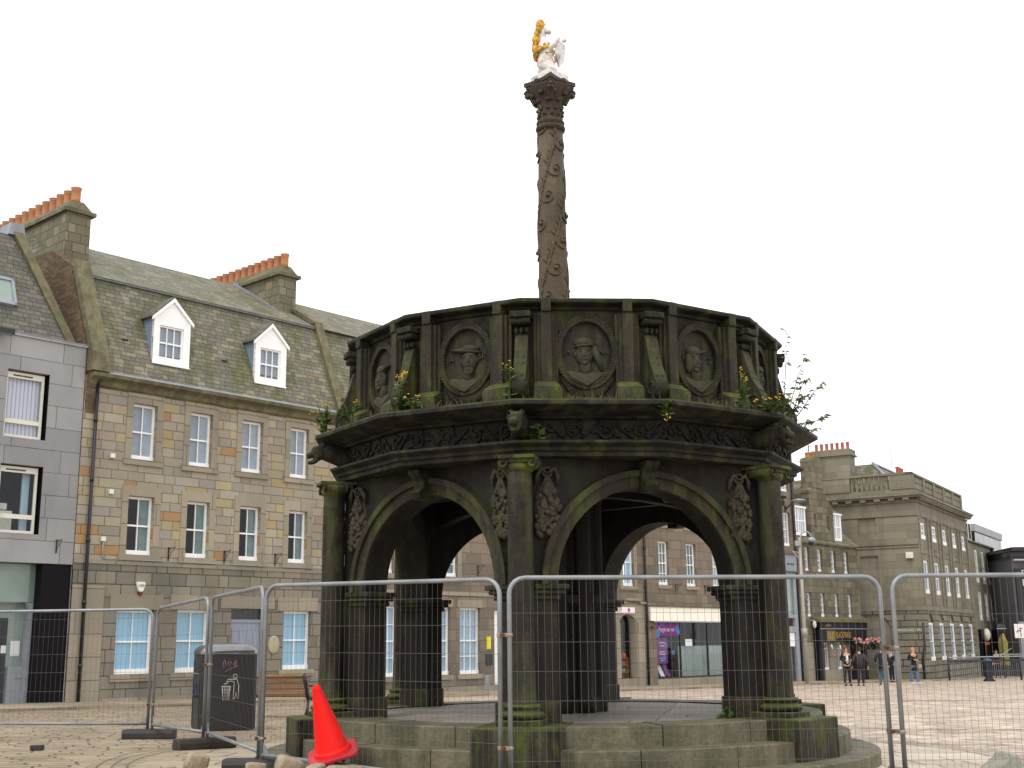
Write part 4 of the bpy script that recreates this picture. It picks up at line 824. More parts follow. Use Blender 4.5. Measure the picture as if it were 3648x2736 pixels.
q.build('balustrade', 'granite_bank_smooth', r)
q = MB(T)
for k in range(5):
    for a in (.35, 2.5):
        x = a + 2.88*k - (0 if a < 1 else .05); q.box(x, x+.3, .001, .07, 3.4, 8.3); q.box(x-.05, x+.35, .001, .11, 8.3, 8.438)
    x = .7 + 2.88*k; q.box(x, x+1.8, .001, .03, 6.62, 6.66); q.box(x, x+1.8, .001, .03, 6.32, 6.36)
q.box(.001, .2, .002, .05, 3.39, 8.43); q.build('pilasters', 'granite_bank_smooth', r)
for o in n_up + n_mid: win(r, T, *o, cols=2, rows=2, behind='curtain_grey', w=-.05, fw_=.13)
for o in n_lo: win(r, T, o[0], o[1], o[2], o[3]-.55, cols=1, rows=2, behind='curtain_grey', w=-.06, fw_=.13); q = MB(T); q.box(o[0], o[1], -.2, -.13, o[3]-.548, o[3]); q.build('arch_infill', 'granite_dressed', r)
room(r, T, .2, LB-.2, -1, 9.3, w=-.9)
c = MB(T); c.box(.55, 1.75, -6.0, -3.72, 9.73, 12.32); ch = c.build('chimney', 'granite_bank_smooth', r)
c = MB(T); c.box(.42, 1.88, -6.13, -3.59, 12.32, 12.42); c.box(.5, 1.8, -6.05, -3.67, 12.42, 12.72); c.build('chimney_cope', 'granite_bank_smooth', ch)
for k in range(7): pot(ch, T, 1.15, -5.85+.32*k, 12.7, .5, .1, 'pot_red')
mb = MB(T)
mb.hexa([(.6,-.9,9.9), (LB-.6,-.9,9.9), (.6,-8,9.9), (LB-.6,-8,9.9), (2.7,-2.9,11.95), (LB-2.7,-2.9,11.95), (2.7,-6,11.95), (LB-2.7,-6,11.95)]); mb.build('roof', 'roof_slate', r)
mb = MB(T); mb.tube([(.6,-.9,9.95), (2.7,-2.9,12.0)], .1, 6); mb.tube([(2.6,-2.9,12.0), (8,-2.9,12.0)], .07, 6); mb.build('roof_ridge', 'lead', r)
c = MB(T); c.box(8.8, 10.4, -3.3, -2.6, 11, 12.0); ch = c.build('chimney', 'granite_bank_smooth', r)
for k in range(3): pot(ch, T, 9.0+.55*k, -2.95, 11.98, .55, .12, 'pot_red')
q = MB(T); q.tube([(1.0,-6.3,11.5), (1.0,-6.3,13.3)], .03, 5); q.tube([(1.0,-6.5,13.1), (1.0,-6.1,13.1)], .02, 5); q.tube([(1.0,-6.5,12.9), (1.0,-6.1,12.9)], .02, 5); q.tube([(1.0,-6.3,12.3), (1.0,-6.5,11.5)], .015, 5); q.build('aerial', 'black_iron', r)
q = MB(T); q.tube([(7.4,-2.9,12.0), (7.35,-2.9,15.6)], .018, 5); q.build('flagpole', 'lamp_grey', r)
text('MARISCHAL STREET', 'street_lettering', 'letter_white', r, (-.012, .75, 1.99), .2, rot=(PI/2,0,-PI/2), sx=.9)
q = MB(T); q.box(-.18, -.001, -.7, -.3, 6.0, 6.35); q.build('alarm_box', 'cream_paint', r, bevel=.02)
q = MB(T); q.tube([(-.1,-.05,2.4), (-.1,-.05,1.2), (-.12,-.2,.4), (-.12,-.2,-1)], .07, 6); q.build('drainpipe', 'black_iron', r)
# ------------------------------------------------------------------ building beyond the bank
r2 = empty('dormered_building', (K2.x, K2.y, 0), NTH); tag(r2, 'lower granite building with a white dormer and three tall windows, right of the corner bank', 'building')
a0, a1 = 14.45, 24.7; tops = [(18.2,19.4,5.3,7.6), (20.6,21.8,5.3,7.6), (22.8,24.0,5.3,7.6)]; mids = [(18.2,19.4,2.72,4.7), (20.6,21.8,2.72,4.7), (22.8,24.0,2.72,4.7)]
mb = MB(T); wall(mb, a0, a1, 2.5, 8.0, tops+mids, w=-.3); wall(mb, a0, a1, -1.4, 2.498, [(17.0,23.2,-1.4,2.1)], w=-.3); mb.build('wall', 'granite_bank_smooth', r2)
for o in tops+mids: win(r2, T, *o, cols=2, rows=2, behind='curtain_grey', w=-.36, fw_=.13)
room(r2, T, a0, a1, -1.4, 7.9, w=-1.3)
q = MB(T); q.box(17.02, 23.18, -.5, -.1, 1.4, 2.09); q.box(17.02, 17.6, -.5, -.15, -1.4, 1.4); q.box(22.6, 23.18, -.5, -.15, -1.4, 1.4); pf = q.build('pub_front', 'pub_black', r2)
q = MB(T); q.ell((18.4,.0,1.75), (.4,.25,.42), 10, 8); q.build('lamp_globe', 'cream_paint', pf); q = MB(T)
for k in range(6): q.box(18.1+.25*k, 18.25+.25*k, -.09, -.06, 1.05, 1.25)
q.build('sign_lettering', 'letter_orange', pf)
mb = MB(T); mb.box(a0, a1, -.4, -.1, 8.0, 8.1); mb.hexa([(a0,-.15,8.101), (a1,-.15,8.101), (a0,-8,8.101), (a1,-8,8.101), (a0,-3.5,9.2), (a1,-3.5,9.2), (a0,-4,9.2), (a1,-4,9.2)]); mb.build('roof', 'roof_slate', r2)
d = MB(T); d.box(16.6, 18.8, -2, -.5, 8.0, 9.55); do = d.build('dormer', 'white_paint', r2); q = MB(T)
for x in (16.85, 17.85): q.box(x, x+.7, -.51, -.48, 8.3, 9.35)
q.box(16.58, 16.61, -1.6, -.9, 8.3, 9.35); q.build('pane', 'room_dark', do)
pipe(r2, T, 24.5, -1, 7.9, w=-.2, r=.12)
# ------------------------------------------------------------------ panelled block and the corner shop with the evening sign
r3 = empty('panelled_office', (K2.x, K2.y, 0), NTH); tag(r3, 'modern office with pale grey panels and brown window bands behind the dormered granite building', 'building')
mb = MB(T); mb.box(19.5, 30.2, -10, -.4, 7.9, 8.95); mb.build('wall', 'brown_window', r3)
q = MB(T); q.box(19.3, 30.3, -10, -.3, 8.951, 9.48); q.build('panel_band', 'metal_panel', r3)
q = MB(T)
for z0, z1 in ((7.2,7.899), (5.4,6.1), (3.6,4.35)): q.box(24.8, 30.3, -10, -.3, z0, z1)
q.build('panel_band', 'metal_panel', r3)
q = MB(T); q.box(24.8, 30.2, -10, -.4, 6.101, 7.199); q.box(24.8, 30.2, -10, -.4, 4.351, 5.399); q.box(24.8, 30.2, -10, -.4, 2.6, 3.599); q.build('window_band', 'rust_window', r3)
q = MB(T); q.box(24.8, 30.3, -10, -.3, -1.4, 2.599); q.build('ground_floor', 'dark_building', r3)
r4 = empty('sign_corner_shop', (34.5, 84.6, 0), R(-4)); tag(r4, 'dark grey building with a black sign of white and orange letters at the right edge', 'building')
mb = MB(); mb.box(0, 14, 0, 10, -2, 7.0); mb.build('wall', 'dark_building', r4)
mb = MB(); mb.box(-.3, 14.3, -1.2, 10, 7.35, 7.6); mb.box(-.1, 14, -.3, 10, 7.0, 7.35, 1); mb.build('roof', ['very_dark', 'brown_window'], r4)
mb = MB(); mb.box(0, 14, -.7, -.3, 6.72, 6.8); mb.build('light_strip', 'letter_white', r4)
mb = MB(); mb.box(.12, 6.5, -.25, -.02, 2.65, 6.2); sg = mb.build('sign_board', 'very_dark', r4)
for t_, x, z, s_, mt in (('EVERY', 2.05, 5.85, .62, 'letter_white'), ('EVENT', 2.05, 5.2, .62, 'letter_white'), ('£4', 2.15, 4.35, 1.0, 'letter_orange'), ('0871', 2.25, 3.75, .34, 'letter_white'), ('V', 2.5, 3.0, .6, 'letter_orange')):
    text(t_, 'sign_lettering', mt, sg, (x-1.55, -.262, z), s_, align='LEFT')
mb = MB(); mb.box(0, 14, -.3, -.02, 1.75, 2.6); mb.build('fascia', 'grey_fascia', r4)
mb = MB(); mb.box(.2, 14, -.1, -.02, -1.5, 1.74)
for k in range(6): mb.box(.2+1.3*k, .32+1.3*k, -.16, -.1, -1.5, 1.74, 1)
mb.build('shopfront', ['very_dark', 'grey_frame'], r4)
# ================================================================== the market cross
PHI = .197
X0 = Vector((.68, 16.2, 0))
cross = empty('market_cross', X0, -PHI); tag(cross, 'dark mossy hexagonal stone market cross with arches, portrait medallions and a tall carved column', 'monument')
def rot(o, a): o.rotation_euler = (0, 0, -a); return o
def ring_copies(o, angs):
    for a in angs[1:]: rot(dup(o, cross), a)
    rot(o, angs[0])
A6 = [R(60*k) for k in range(6)]; AF = [R(30+60*k) for k in range(6)]; A12 = [R(30*k) for k in range(12)]; AM = [R(15+30*k) for k in range(12)]
# steps: rings of separate stones with open joints
def step_ring(name, r0_, r1, z0, z1, n, mat, off=0):
    q = MB(); gap = .006/r1
    for k in range(n):
        a, b = off + 2*PI*k/n + gap, off + 2*PI*(k+1)/n - gap; s_ = 6; P = []
        jt = random.uniform(-.004,.004)
        ids = []
        for i in range(s_+1):
            t = a + (b-a)*i/s_; c_, d_ = math.sin(t), -math.cos(t); rr = r1 + jt
            ids.append([q.pt((r0_*c_, r0_*d_, z1+jt)), q.pt(((rr-.012)*c_, (rr-.012)*d_, z1+jt)), q.pt((rr*c_, rr*d_, z1-.012+jt)), q.pt((rr*c_, rr*d_, z0))])
        for i in range(s_):
            A, B_ = ids[i], ids[i+1]
            for j in range(3): q.idx([A[j], B_[j], B_[j+1], A[j+1]], 0, True)
        for e in (ids[0], ids[-1]): q.idx(e + [q.pt((r0_*math.sin(a if e is ids[0] else b), -r0_*math.cos(a if e is ids[0] else b), z0))], 0)
    q.lathe([(r1-.03, z0), (r1-.03, z1-.02)], 72, m=1)
    return q.build(name, [mat, 'black_stone'], cross, angle=35)
step_ring('step', 2.4, 3.86, -.15, .215, 22, 'step_stone', .1)
step_ring('step', 2.2, 3.52, -.1, .43, 20, 'step_stone', .05)
step_ring('step', 2.6, 3.2, .3, .645, 18, 'step_stone', .12)
q = MB(); q.lathe([(0,.63), (2.62,.63)], 72, smooth=False); pl = q.build('platform', 'platform_stone', cross)
ashlar('platform_flags', [B(150,140,124), B(138,130,114), B(158,148,132), B(144,134,118)], B(60,54,44), W2=2.2, h=.62, joint=.009, seed=51., stain=.3, moss=.15, rough=.62, bumpd=.008); pl.data.materials[0] = MAT['platform_flags']
b = MB(); b.box(-.46, .46, -3.56, -2.5, -.1, .655); bo = b.build('plinth_block', 'mossy_stone', cross, bevel=.02); ring_copies(bo, A6)
# ---- arch walls
RA, ZS, ZB, ZT, YO, YI = 1.09, 2.13, .64, 3.52, -2.56, -2.2
def arch_wall():
    q = MB(); ho, hi = -YO*math.tan(R(30)), -YI*math.tan(R(30)); n = 24
    arc = [(-RA*math.cos(PI*k/n), ZS + RA*math.sin(PI*k/n)) for k in range(n+1)]
    for y, h in ((YO, ho), (YI, hi)):
        q.face([(-h,y,ZB), (-RA,y,ZB), (-RA,y,ZS), (-h,y,ZS)]); q.face([(RA,y,ZB), (h,y,ZB), (h,y,ZS), (RA,y,ZS)])
        q.face([(-h,y,ZS), (-RA,y,ZS), (-RA,y,ZT), (-h,y,ZT)]); q.face([(RA,y,ZS), (h,y,ZS), (h,y,ZT), (RA,y,ZT)])
        for (x, z), (x2, z2) in zip(arc, arc[1:]): q.face([(x,y,z), (x2,y,z2), (x2,y,ZT), (x,y,ZT)])
    for (x, z), (x2, z2) in zip(arc, arc[1:]): q.face([(x,YO,z), (x2,YO,z2), (x2,YI,z2), (x,YI,z)], 0, True)
    for s_ in (-1, 1): q.face([(s_*RA,YO,ZB), (s_*RA,YO,ZS), (s_*RA,YI,ZS), (s_*RA,YI,ZB)])
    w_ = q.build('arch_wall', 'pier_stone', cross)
    q = MB()       # moulded archivolt and hood
    for ra, rb, pj in ((RA+.001, RA+.13, .045), (RA+.13, RA+.2, .085)):
        for k in range(n):
            t0, t1 = PI*k/n, PI*(k+1)/n
            P = [(-rr*math.cos(t), y, ZS + rr*math.sin(t)) for y in (YO+.01, YO-pj) for t in (t0, t1) for rr in (ra, rb)]
            q.hexa(P)
    q.build('archivolt', 'panel_stone', w_)
    q = MB()
    pr = [(0,ZS+RA-.06), (.2,ZS+RA-.06), (.24,ZS+RA+.02), (.16,ZS+RA+.08), (.15,ZS+RA+.16), (.26,ZS+RA+.24), (.26,ZT-.01), (0,ZT-.01)]
    q.prism([(-.085, YO-d_, z) for d_, z in pr], (.17,0,0)); q.build('keystone', 'black_stone', w_, bevel=.012)
    for s_ in (-1, 1):       # imposts and pier plinths wrap both jambs
        q = MB()
        for pj, z0, z1 in ((.04,1.96,2.02), (.09,2.02,2.07), (.13,2.07,2.13)):
            a, b_ = sorted((s_*(RA-pj), s_*1.38)); q.box(a, b_, YO-pj*.55, YI+pj*.5, z0+.001, z1)
        q.build('impost', 'black_stone', w_, bevel=.015)
        q = MB(); a, b_ = sorted((s_*(RA-.03), s_*1.42)); q.box(a, b_, YO-.022, YI+.02, .63, .88)
        q.build('pier_base', 'panel_stone', w_, bevel=.02)
    for s_ in (-1, 1):   # hanging drops of fruit and leaves tied with a ribbon
        q = MB(); cx = s_*1.2
        q.ell((cx, YO-.0, 2.95), (.15,.055,.32), 14, 10)
        for k in range(80):
            t = random.uniform(0, 1); z = 2.66 + .56*t; hw = .145*math.sin(PI*(.16+.72*t))**.5 if t < .8 else .145*(1-t)*4.; x = random.uniform(-hw, hw)
            dpt = .055*math.sqrt(max(0, 1-(x/.16)**2)); rr = random.uniform(.022, .042)
            q.ell((cx+x, YO-.01-dpt, z), (rr, rr*.8, rr*random.choice((.8,1.,1.5))), 7, 5, 0, Matrix.Rotation(random.uniform(-.8,.8),3,'Y'))
        q.prism([(cx-.1, YO+.01, 3.14), (cx+.1, YO+.01, 3.14), (cx+.03, YO+.01, 3.3), (cx-.03, YO+.01, 3.3)], (0,-.07,0))
        q.tube([(cx+.055*math.cos(2*PI*k/10), YO-.04, 3.36+.055*math.sin(2*PI*k/10)) for k in range(10)], .018, 6, closed=True)
        for e in (-1, 1): q.tube([(cx, YO-.04, 3.34), (cx+e*.08, YO-.06, 3.4), (cx+e*.12, YO-.05, 3.32), (cx+e*.13, YO-.03, 3.22)], [.02,.03,.03,.015], 6)
        q.build('fruit_drop', 'carved_stone', w_)
    return w_
ring_copies(arch_wall(), AF)
# ---- columns
def column():
    c = (0, -3.1, 0); q = MB()
    q.lathe([(.155,.86), (.15,.95), (.142,1.3), (.14,2.0), (.135,3.2), (.138,3.21), (.134,3.22), (.132,3.36)], 28, c)
    o = q.build('column', 'column_stone', cross, angle=50)
    q = MB(); q.box(-.235,.235,-3.335,-2.8,.645,.715); q.lathe([(.2,.715), (.235,.74), (.24,.765), (.22,.79), (.185,.8), (.18,.82), (.2,.83), (.205,.85), (.19,.868), (.155,.875)], 28, c); q.build('column_base', 'mossy_stone', o, bevel=.012, angle=60)
    q = MB(); q.lathe([(.135,3.33), (.16,3.36), (.17,3.4), (.15,3.42)], 24, c)
    for s_ in (-1, 1):
        for y in (-3.255, -2.98):
            q.tube([(s_*.165 + .062*(1-.06*k)*math.cos(s_*(PI/2) - s_*k*.5), y, 3.415 + .062*(1-.06*k)*math.sin(PI/2 - k*.5)) for k in range(15)], [.02*(1-.03*k) for k in range(15)], 6)
        q.tube([(s_*.165, -3.24, 3.415), (s_*.165, -2.96, 3.415)], .055, 12)
    q.box(-.18,.18,-3.25,-2.9,3.425,3.465); q.box(-.2,.2,-3.3,-2.85,3.466,3.502); q.build('capital', 'mossy_stone', o)
    return o
ring_copies(column(), A6)
# ---- core pillar, ceiling
q = MB(); q.lathe([(.47,.63), (.47,.8), (.42,.84), (.42,1.9), (.52,2.0), (.52,2.1), (.42,2.14), (.42,3.3), (.7,3.5)], 24, smooth=False)
for k in range(8): a = 2*PI*k/8; q.lathe([(.13,.63), (.13,.8), (.11,.84), (.11,3.3), (.2,3.5)], 10, (.39*math.cos(a), .46*math.sin(a), 0))
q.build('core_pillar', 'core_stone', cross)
q = MB(); q.lathe([(0,3.5), (2.6,3.5)], 24, smooth=False)
for k in range(6):
    a = R(60*k); s_, c_ = math.sin(a), math.cos(a)
    for j in range(6):
        r_a, r_b = .5+.31*j, .5+.31*(j+1); za, zb = 3.42-.28*((r_a-.5)/1.9)**2, 3.42-.28*((r_b-.5)/1.9)**2
        q.hexa([(-r_a*s_-.08*c_, -r_a*c_+.08*s_, za), (-r_a*s_+.08*c_, -r_a*c_-.08*s_, za), (-r_b*s_-.08*c_, -r_b*c_+.08*s_, zb), (-r_b*s_+.08*c_, -r_b*c_-.08*s_, zb), (-r_a*s_-.08*c_, -r_a*c_+.08*s_, 3.49), (-r_a*s_+.08*c_, -r_a*c_-.08*s_, 3.49), (-r_b*s_-.08*c_, -r_b*c_+.08*s_, 3.49), (-r_b*s_+.08*c_, -r_b*c_-.08*s_, 3.49)])
q.ngon_sweep([(1.5,3.36), (1.64,3.36), (1.64,3.49), (1.5,3.49)], 6, 0)
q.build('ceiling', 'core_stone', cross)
# ---- entablature: a twelve sided ring
q = MB(); q.ngon_sweep([(2.2,3.521), (3.03,3.521), (3.03,3.575), (3.07,3.58), (3.07,3.62), (3.1,3.63), (3.16,3.655), (3.16,3.685), (2.2,3.685)], 12, 0); q.build('architrave', 'black_stone', cross, bevel=.006)
q = MB(); q.ngon_sweep([(2.3,3.686), (2.95,3.686), (2.95,3.945), (2.3,3.945)], 12, 0)
ap = 2.95*math.cos(R(15))
for a in AM:                                   # carved scrollwork on every side
    X = Matrix.Rotation(-a, 3, 'Z'); sub = MB()
    for k in range(4):
        cx = -.57 + .38*k; sg = 1 if k % 2 else -1
        pth = [(cx + (.095-.0055*i)*math.cos(i*.55*sg + (0 if sg > 0 else PI)), -ap-.012, 3.815 + (.1-.0057*i)*math.sin(i*.55*sg)) for i in range(17)]
        sub.tube([X @ Vector(p) for p in pth], [.02-.0006*i for i in range(17)], 5)
        sub.ell(X @ Vector((cx, -ap-.01, 3.815)), .03, 6, 4)
        for e in range(5):
            t = e*1.26 + k; p = X @ Vector((cx + .13*math.cos(t), -ap-.008, 3.815 + .1*math.sin(t)))
            sub.ell(p, (.055,.02,.024), 6, 4, 0, X @ Matrix.Rotation(-t, 3, 'Y'))
        sub.tube([X @ Vector((cx+.1, -ap-.01, 3.815 - .08*sg)), X @ Vector((cx+.19, -ap-.014, 3.815)), X @ Vector((cx+.28, -ap-.01, 3.815 + .08*sg))], .016, 5)
    off = len(q.V); q.V += sub.V; q.F += [[i+off for i in f] for f in sub.F]; q.M += sub.M; q.S += sub.S
q.build('frieze', 'soot_stone', cross)
q = MB(); q.ngon_sweep([(2.3,3.946), (3.03,3.946), (3.06,3.97), (3.1,3.975), (3.2,4.005), (3.27,4.03), (3.3,4.035), (3.36,4.05), (3.36,4.095), (3.33,4.115), (2.3,4.135)], 12, 0); q.build('cornice', 'black_stone', cross, bevel=.006)
# ---- gargoyles at the six columns
def gargoyle():
    n = [(0,-2.8,3.76,.14,.13), (0,-3.02,3.82,.13,.13), (0,-3.2,3.88,.12,.12), (0,-3.3,3.89,.1,.105), (0,-3.39,3.85,.075,.07), (0,-3.47,3.82,.048,.045), (0,-3.37,3.76,.05,.035), (0,-3.45,3.745,.032,.022), (.08,-3.28,4.0,.03,.03), (-.08,-3.28,4.0,.03,.03), (.06,-3.38,3.93,.035,.035), (-.06,-3.38,3.93,.035,.035)]
    return skin_obj('gargoyle', n, [(0,1),(1,2),(2,3),(3,4),(4,5),(3,6),(6,7),(2,8),(2,9),(3,10),(3,11)], 'black_stone', cross, 2)
ring_copies(gargoyle(), A6)
# ---- parapet
RP = 2.80; AP = RP*math.cos(R(15))
q = MB(); q.ngon_sweep([(2.45,4.12), (RP,4.12), (RP,5.25), (2.45,5.25)], 12, 0); q.build('parapet_wall', 'panel_stone', cross)
q = MB(); q.ngon_sweep([(2.42,5.252), (2.83,5.252), (2.85,5.29), (2.96,5.305), (2.975,5.315), (2.975,5.355), (2.95,5.365), (2.42,5.367)], 12, 0); q.build('parapet_coping', 'black_stone', cross, bevel=.008)
q = MB(); q.ngon_sweep([(2.6,4.13), (RP+.1,4.13), (RP+.1,4.19), (RP+.06,4.22), (2.6,4.22)], 12, 0); q.build('parapet_plinth', 'mossy_stone', cross, bevel=.01)
def pilaster(x):
    q = MB(); y = -AP; zt = 5.2
    q.box(x-.14, x+.14, y-.07, y+.02, 4.35, zt); q.box(x-.062, x+.062, y-.15, y+.02, 4.35, zt+.002)
    q.box(x-.1, x+.1, y-.105, y+.02, 4.35, zt-.003)
    o = q.build('pilaster', 'panel_stone' , cross, bevel=.008)
    q = MB(); q.box(x-.16, x+.16, y-.24, y+.02, 4.135, 4.3); q.hexa([(x-.16,y-.24,4.301), (x+.16,y-.24,4.301), (x-.16,y,4.301), (x+.16,y,4.301), (x-.09,y-.16,4.38), (x+.09,y-.16,4.38), (x-.14,y,4.42), (x+.14,y,4.42)]); q.build('pilaster_base', 'mossy_stone', o, bevel=.014)
    q = MB(); q.box(x-.055, x+.055, y-.172, y, 5.203, 5.362); q.build('pilaster_cap', 'panel_stone', o, bevel=.01)
    return o
for x in (-.47, .47): ring_copies(pilaster(x), AM)
def console():
    q = MB(); y = -RP
    pr = [(.0,4.14), (.12,4.14), (.24,4.18), (.31,4.27), (.31,4.36), (.26,4.46), (.19,4.58), (.14,4.72), (.11,4.86), (.07,4.95), (-.02,4.97)]
    q.prism([(-.075, y-d_, z) for d_, z in pr], (.15,0,0), 0, True)
    for s_ in (-1, 1): q.tube([(s_*.078, y-.2-.07*math.cos(t*.6), 4.3+.07*math.sin(t*.6)) for t in range(9)], .014, 5)
    for k in range(6):
        z = 4.42+.08*k; d_ = .28-.2*(k/6)**.7
        for s_ in (-1, 1): q.ell((s_*.035, y-d_+.01, z), (.022,.02,.04), 6, 4)
    o = q.build('console', 'mossy_stone', cross, angle=40)
    q = MB(); q.box(-.12,.12, y-.2, y+.02, 5.13, 5.2); q.box(-.1,.1, y-.16, y+.02, 5.06, 5.129); q.tube([(-.11, y-.14, 5.09), (.11, y-.14, 5.09)], .035, 10)
    for s_ in (-.06, 0, .06): q.ell((s_, y-.08, 4.99), (.026,.05,.045), 6, 5)
    q.build('corbel', 'black_stone', o, bevel=.008)
    return o
ring_copies(console(), A12)
# ---- portrait medallions
def medallion(kind):
    y = -AP; zc = 4.745; q = MB(); n = 40
    pth = [(.325*math.cos(2*PI*k/n), y-.025, zc+.4*math.sin(2*PI*k/n)) for k in range(n)]
    q.tube(pth, .042, 8, closed=True)
    for k in range(64):
        t = 2*PI*k/64
        for e in (-1, 1):
            rr = .325+e*.022; rz = .4+e*.022
            q.ell((rr*math.cos(t+.03*e), y-.052, zc+rz*math.sin(t+.03*e)), (.036,.02,.019), 6, 4, 0, Matrix.Rotation(-(t+PI/2+.5*e), 3, 'Y'))
    o = q.build('medallion', 'panel_stone', cross)
    q = MB(); q.lathe([(0,0), (.3,0)], 32); q.V = [Vector((v.x, y-.006, zc+v.y*1.24)) for v in q.V]; q.build('medallion_field', 'panel_stone', o)
    q = MB(); f = y-.01; tl = (-.02, .03, -.04)[kind % 3]; hs = 1.05
    E = lambda x, z, rx, ry, rz, rt_=0.: q.ell((x, f, zc+z), (rx, ry, rz), 14, 10, 0, Matrix.Rotation(rt_, 3, 'Y'))
    E(0, -.29, .2, .07, .13); E(-.12, -.25, .12, .06, .09, .5); E(.13, -.25, .12, .06, .09, -.5)      # shoulders
    E(tl*.5, -.12, .055, .07, .09)                                                                      # neck
    E(tl, .0, .08, .1, .115)                                                                            # head
    q.ell((tl + (.012 if kind % 2 else -.008), f-.1, zc-.005), (.011,.018,.026), 6, 5)                    # nose
    for s_ in (-1, 1): q.ell((tl+s_*.032, f-.083, zc+.028), (.016,.012,.008), 6, 4); q.ell((tl+s_*.032, f-.088, zc+.046), (.022,.012,.006), 6, 4); q.ell((tl+s_*.078, f-.03, zc+.0), (.014,.02,.028), 6, 4)
    q.ell((tl, f-.088, zc-.048), (.028,.014,.008), 6, 4); q.ell((tl, f-.08, zc-.085), (.03,.02,.02), 6, 4)
    if kind % 3 == 0: E(tl, .115, .095, .1, .055); E(tl+.01, .085, .105, .11, .02, -.1); q.tube([(tl+.08, f-.03, zc+.08), (tl+.12, f-.04, zc-.04), (tl+.16, f-.03, zc-.16)], [.03,.035,.02], 6)
    elif kind % 3 == 1: E(tl, .12, .1, .1, .045); E(tl-.04, .1, .16, .1, .025, .16); q.ell((tl, f-.05, zc-.1), (.055,.04,.05), 8, 6)
    else: E(tl, .1, .09, .1, .06); E(tl+.05, .09, .13, .09, .018, -.35); q.ell((tl-.07, f-.03, zc-.02), (.04,.05,.1), 8, 6)
    q.tube([(-.16,f-.05,zc-.2), (0,f-.085,zc-.3), (.15,f-.05,zc-.18)], .02, 6)
    q.V = [Vector((v.x*1.3, f+(v.y-f)*.72, zc-.02+(v.z-zc)*1.22)) for v in q.V]; q.build('portrait_bust', 'carved_bust', o)
    for t_, x in zip((('A','4R'), ('IA','5R'), ('A','R'), ('C','R'), ('I','6'), ('I','2'))[kind % 6], (-.215,.205)):
        text(t_, 'medallion_lettering', 'carved_bust', o, (x, y-.016, zc+.02), .1, extrude=.012)
    return o
oldstone('carved_bust', B(58,52,39), B(72,65,49), B(90,84,62), moss=.5, mossup=.8, k_=.8)
md = [medallion(k) for k in range(6)]
for i, a in enumerate(AM):
    o = md[(i+1) % 6]; rot(o if i < 6 else dup(o, cross), a)
# ---- the tall carved shaft
q = MB(); q.lathe([(.26,4.2), (.26,4.9), (.215,5.0), (.205,6.2), (.192,7.6), (.176,8.68)], 32); sh = q.build('shaft', 'shaft_stone', cross); sh.location = (-.09, 0, 0)
q = MB()
rad_ = lambda z: .205 - (z-6.2)*.0118
for h in range(3):
    a0 = h*2.09
    q.tube([((rad_(z)+.008)*math.cos(a0+(z-5)*1.5), (rad_(z)+.008)*math.sin(a0+(z-5)*1.5), z) for z in [5+.08*k for k in range(46)]], .014, 5)
    for k in range(9):
        zc = 5.25+.4*k+.13*h; ac = a0+(zc-5)*1.5+.62; sg = 1
        pth = []
        for i in range(15):
            rr = .125*(1-.058*i); t = 2.2 + sg*i*.55; z = zc + rr*math.sin(t)*1.15; a = ac + rr*math.cos(t)/rad_(zc); pth.append(((rad_(z)+.008)*math.cos(a), (rad_(z)+.008)*math.sin(a), z))
        q.tube(pth, [.016-.0005*i for i in range(15)], 5)
        q.ell(((rad_(zc)+.01)*math.cos(ac), (rad_(zc)+.01)*math.sin(ac), zc), (.035,.035,.035), 8, 5)
        for e in range(4):
            al = ac - .75 + .2*e; zl = zc + .12 + .07*e; Xr = Matrix.Rotation(al, 3, 'Z') @ Matrix.Rotation(.7 - .5*(e % 2), 3, 'X')
            q.ell(((rad_(zl)+.004)*math.cos(al), (rad_(zl)+.004)*math.sin(al), zl), (.014,.024,.065), 6, 5, 0, Xr)
q.build('vine_carving', 'shaft_stone', sh)
q = MB(); q.lathe([(.176,8.66), (.205,8.68), (.215,8.71), (.205,8.74), (.185,8.75), (.2,8.77), (.205,8.8), (.185,8.825), (.168,8.84), (.175,9.0), (.2,9.12), (.25,9.22), (.3,9.3), (.3,9.33)], 32)
for row, (rr, z, n_, s_) in enumerate(((.172,8.9,10,.035), (.178,8.98,10,.035), (.2,9.1,8,.045), (.25,9.2,8,.05))):
    for k in range(n_):
        a = 2*PI*(k+.5*(row % 2))/n_; q.ell((rr*math.cos(a), rr*math.sin(a), z), (s_*.9,s_*.9,s_*.75), 8, 6)
for k in range(4):
    a = R(-90+90*k) + PHI
    q.tube([((.2+.028*t)*math.cos(a), (.2+.028*t)*math.sin(a), 9.1+.06*t-.004*t*t*t*.4) for t in range(6)] , [.05,.05,.05,.048,.046,.04], 8)
    q.tube([(.31*math.cos(a)+.05*math.cos(t)*math.cos(a), .31*math.sin(a)+.05*math.cos(t)*math.sin(a), 9.255+.05*math.sin(t)) for t in [i*.6 for i in range(9)]], .024, 6)
    b_ = a + PI/4; q.ell((.27*math.cos(b_), .27*math.sin(b_), 9.37), .05, 8, 6)
top = []; N_ = 10
for k in range(4):
    a, b_ = R(-90+90*k) + PHI, R(90*k) + PHI
    for i in range(N_):
        t = i/N_; x = .375*(math.cos(a)*(1-t)+math.cos(b_)*t); y = .375*(math.sin(a)*(1-t)+math.sin(b_)*t); sc_ = 1-.16*math.sin(PI*t)+.0; top.append((x*sc_, y*sc_))
q.prism([(x*.93, y*.93, 9.33) for x, y in top], (0,0,.04)); q.prism([(x, y, 9.371) for x, y in top], (0,0,.06))
cp_ = q.build('shaft_capital', 'capital_stone', cross, angle=45); cp_.location = (-.09, 0, 0)
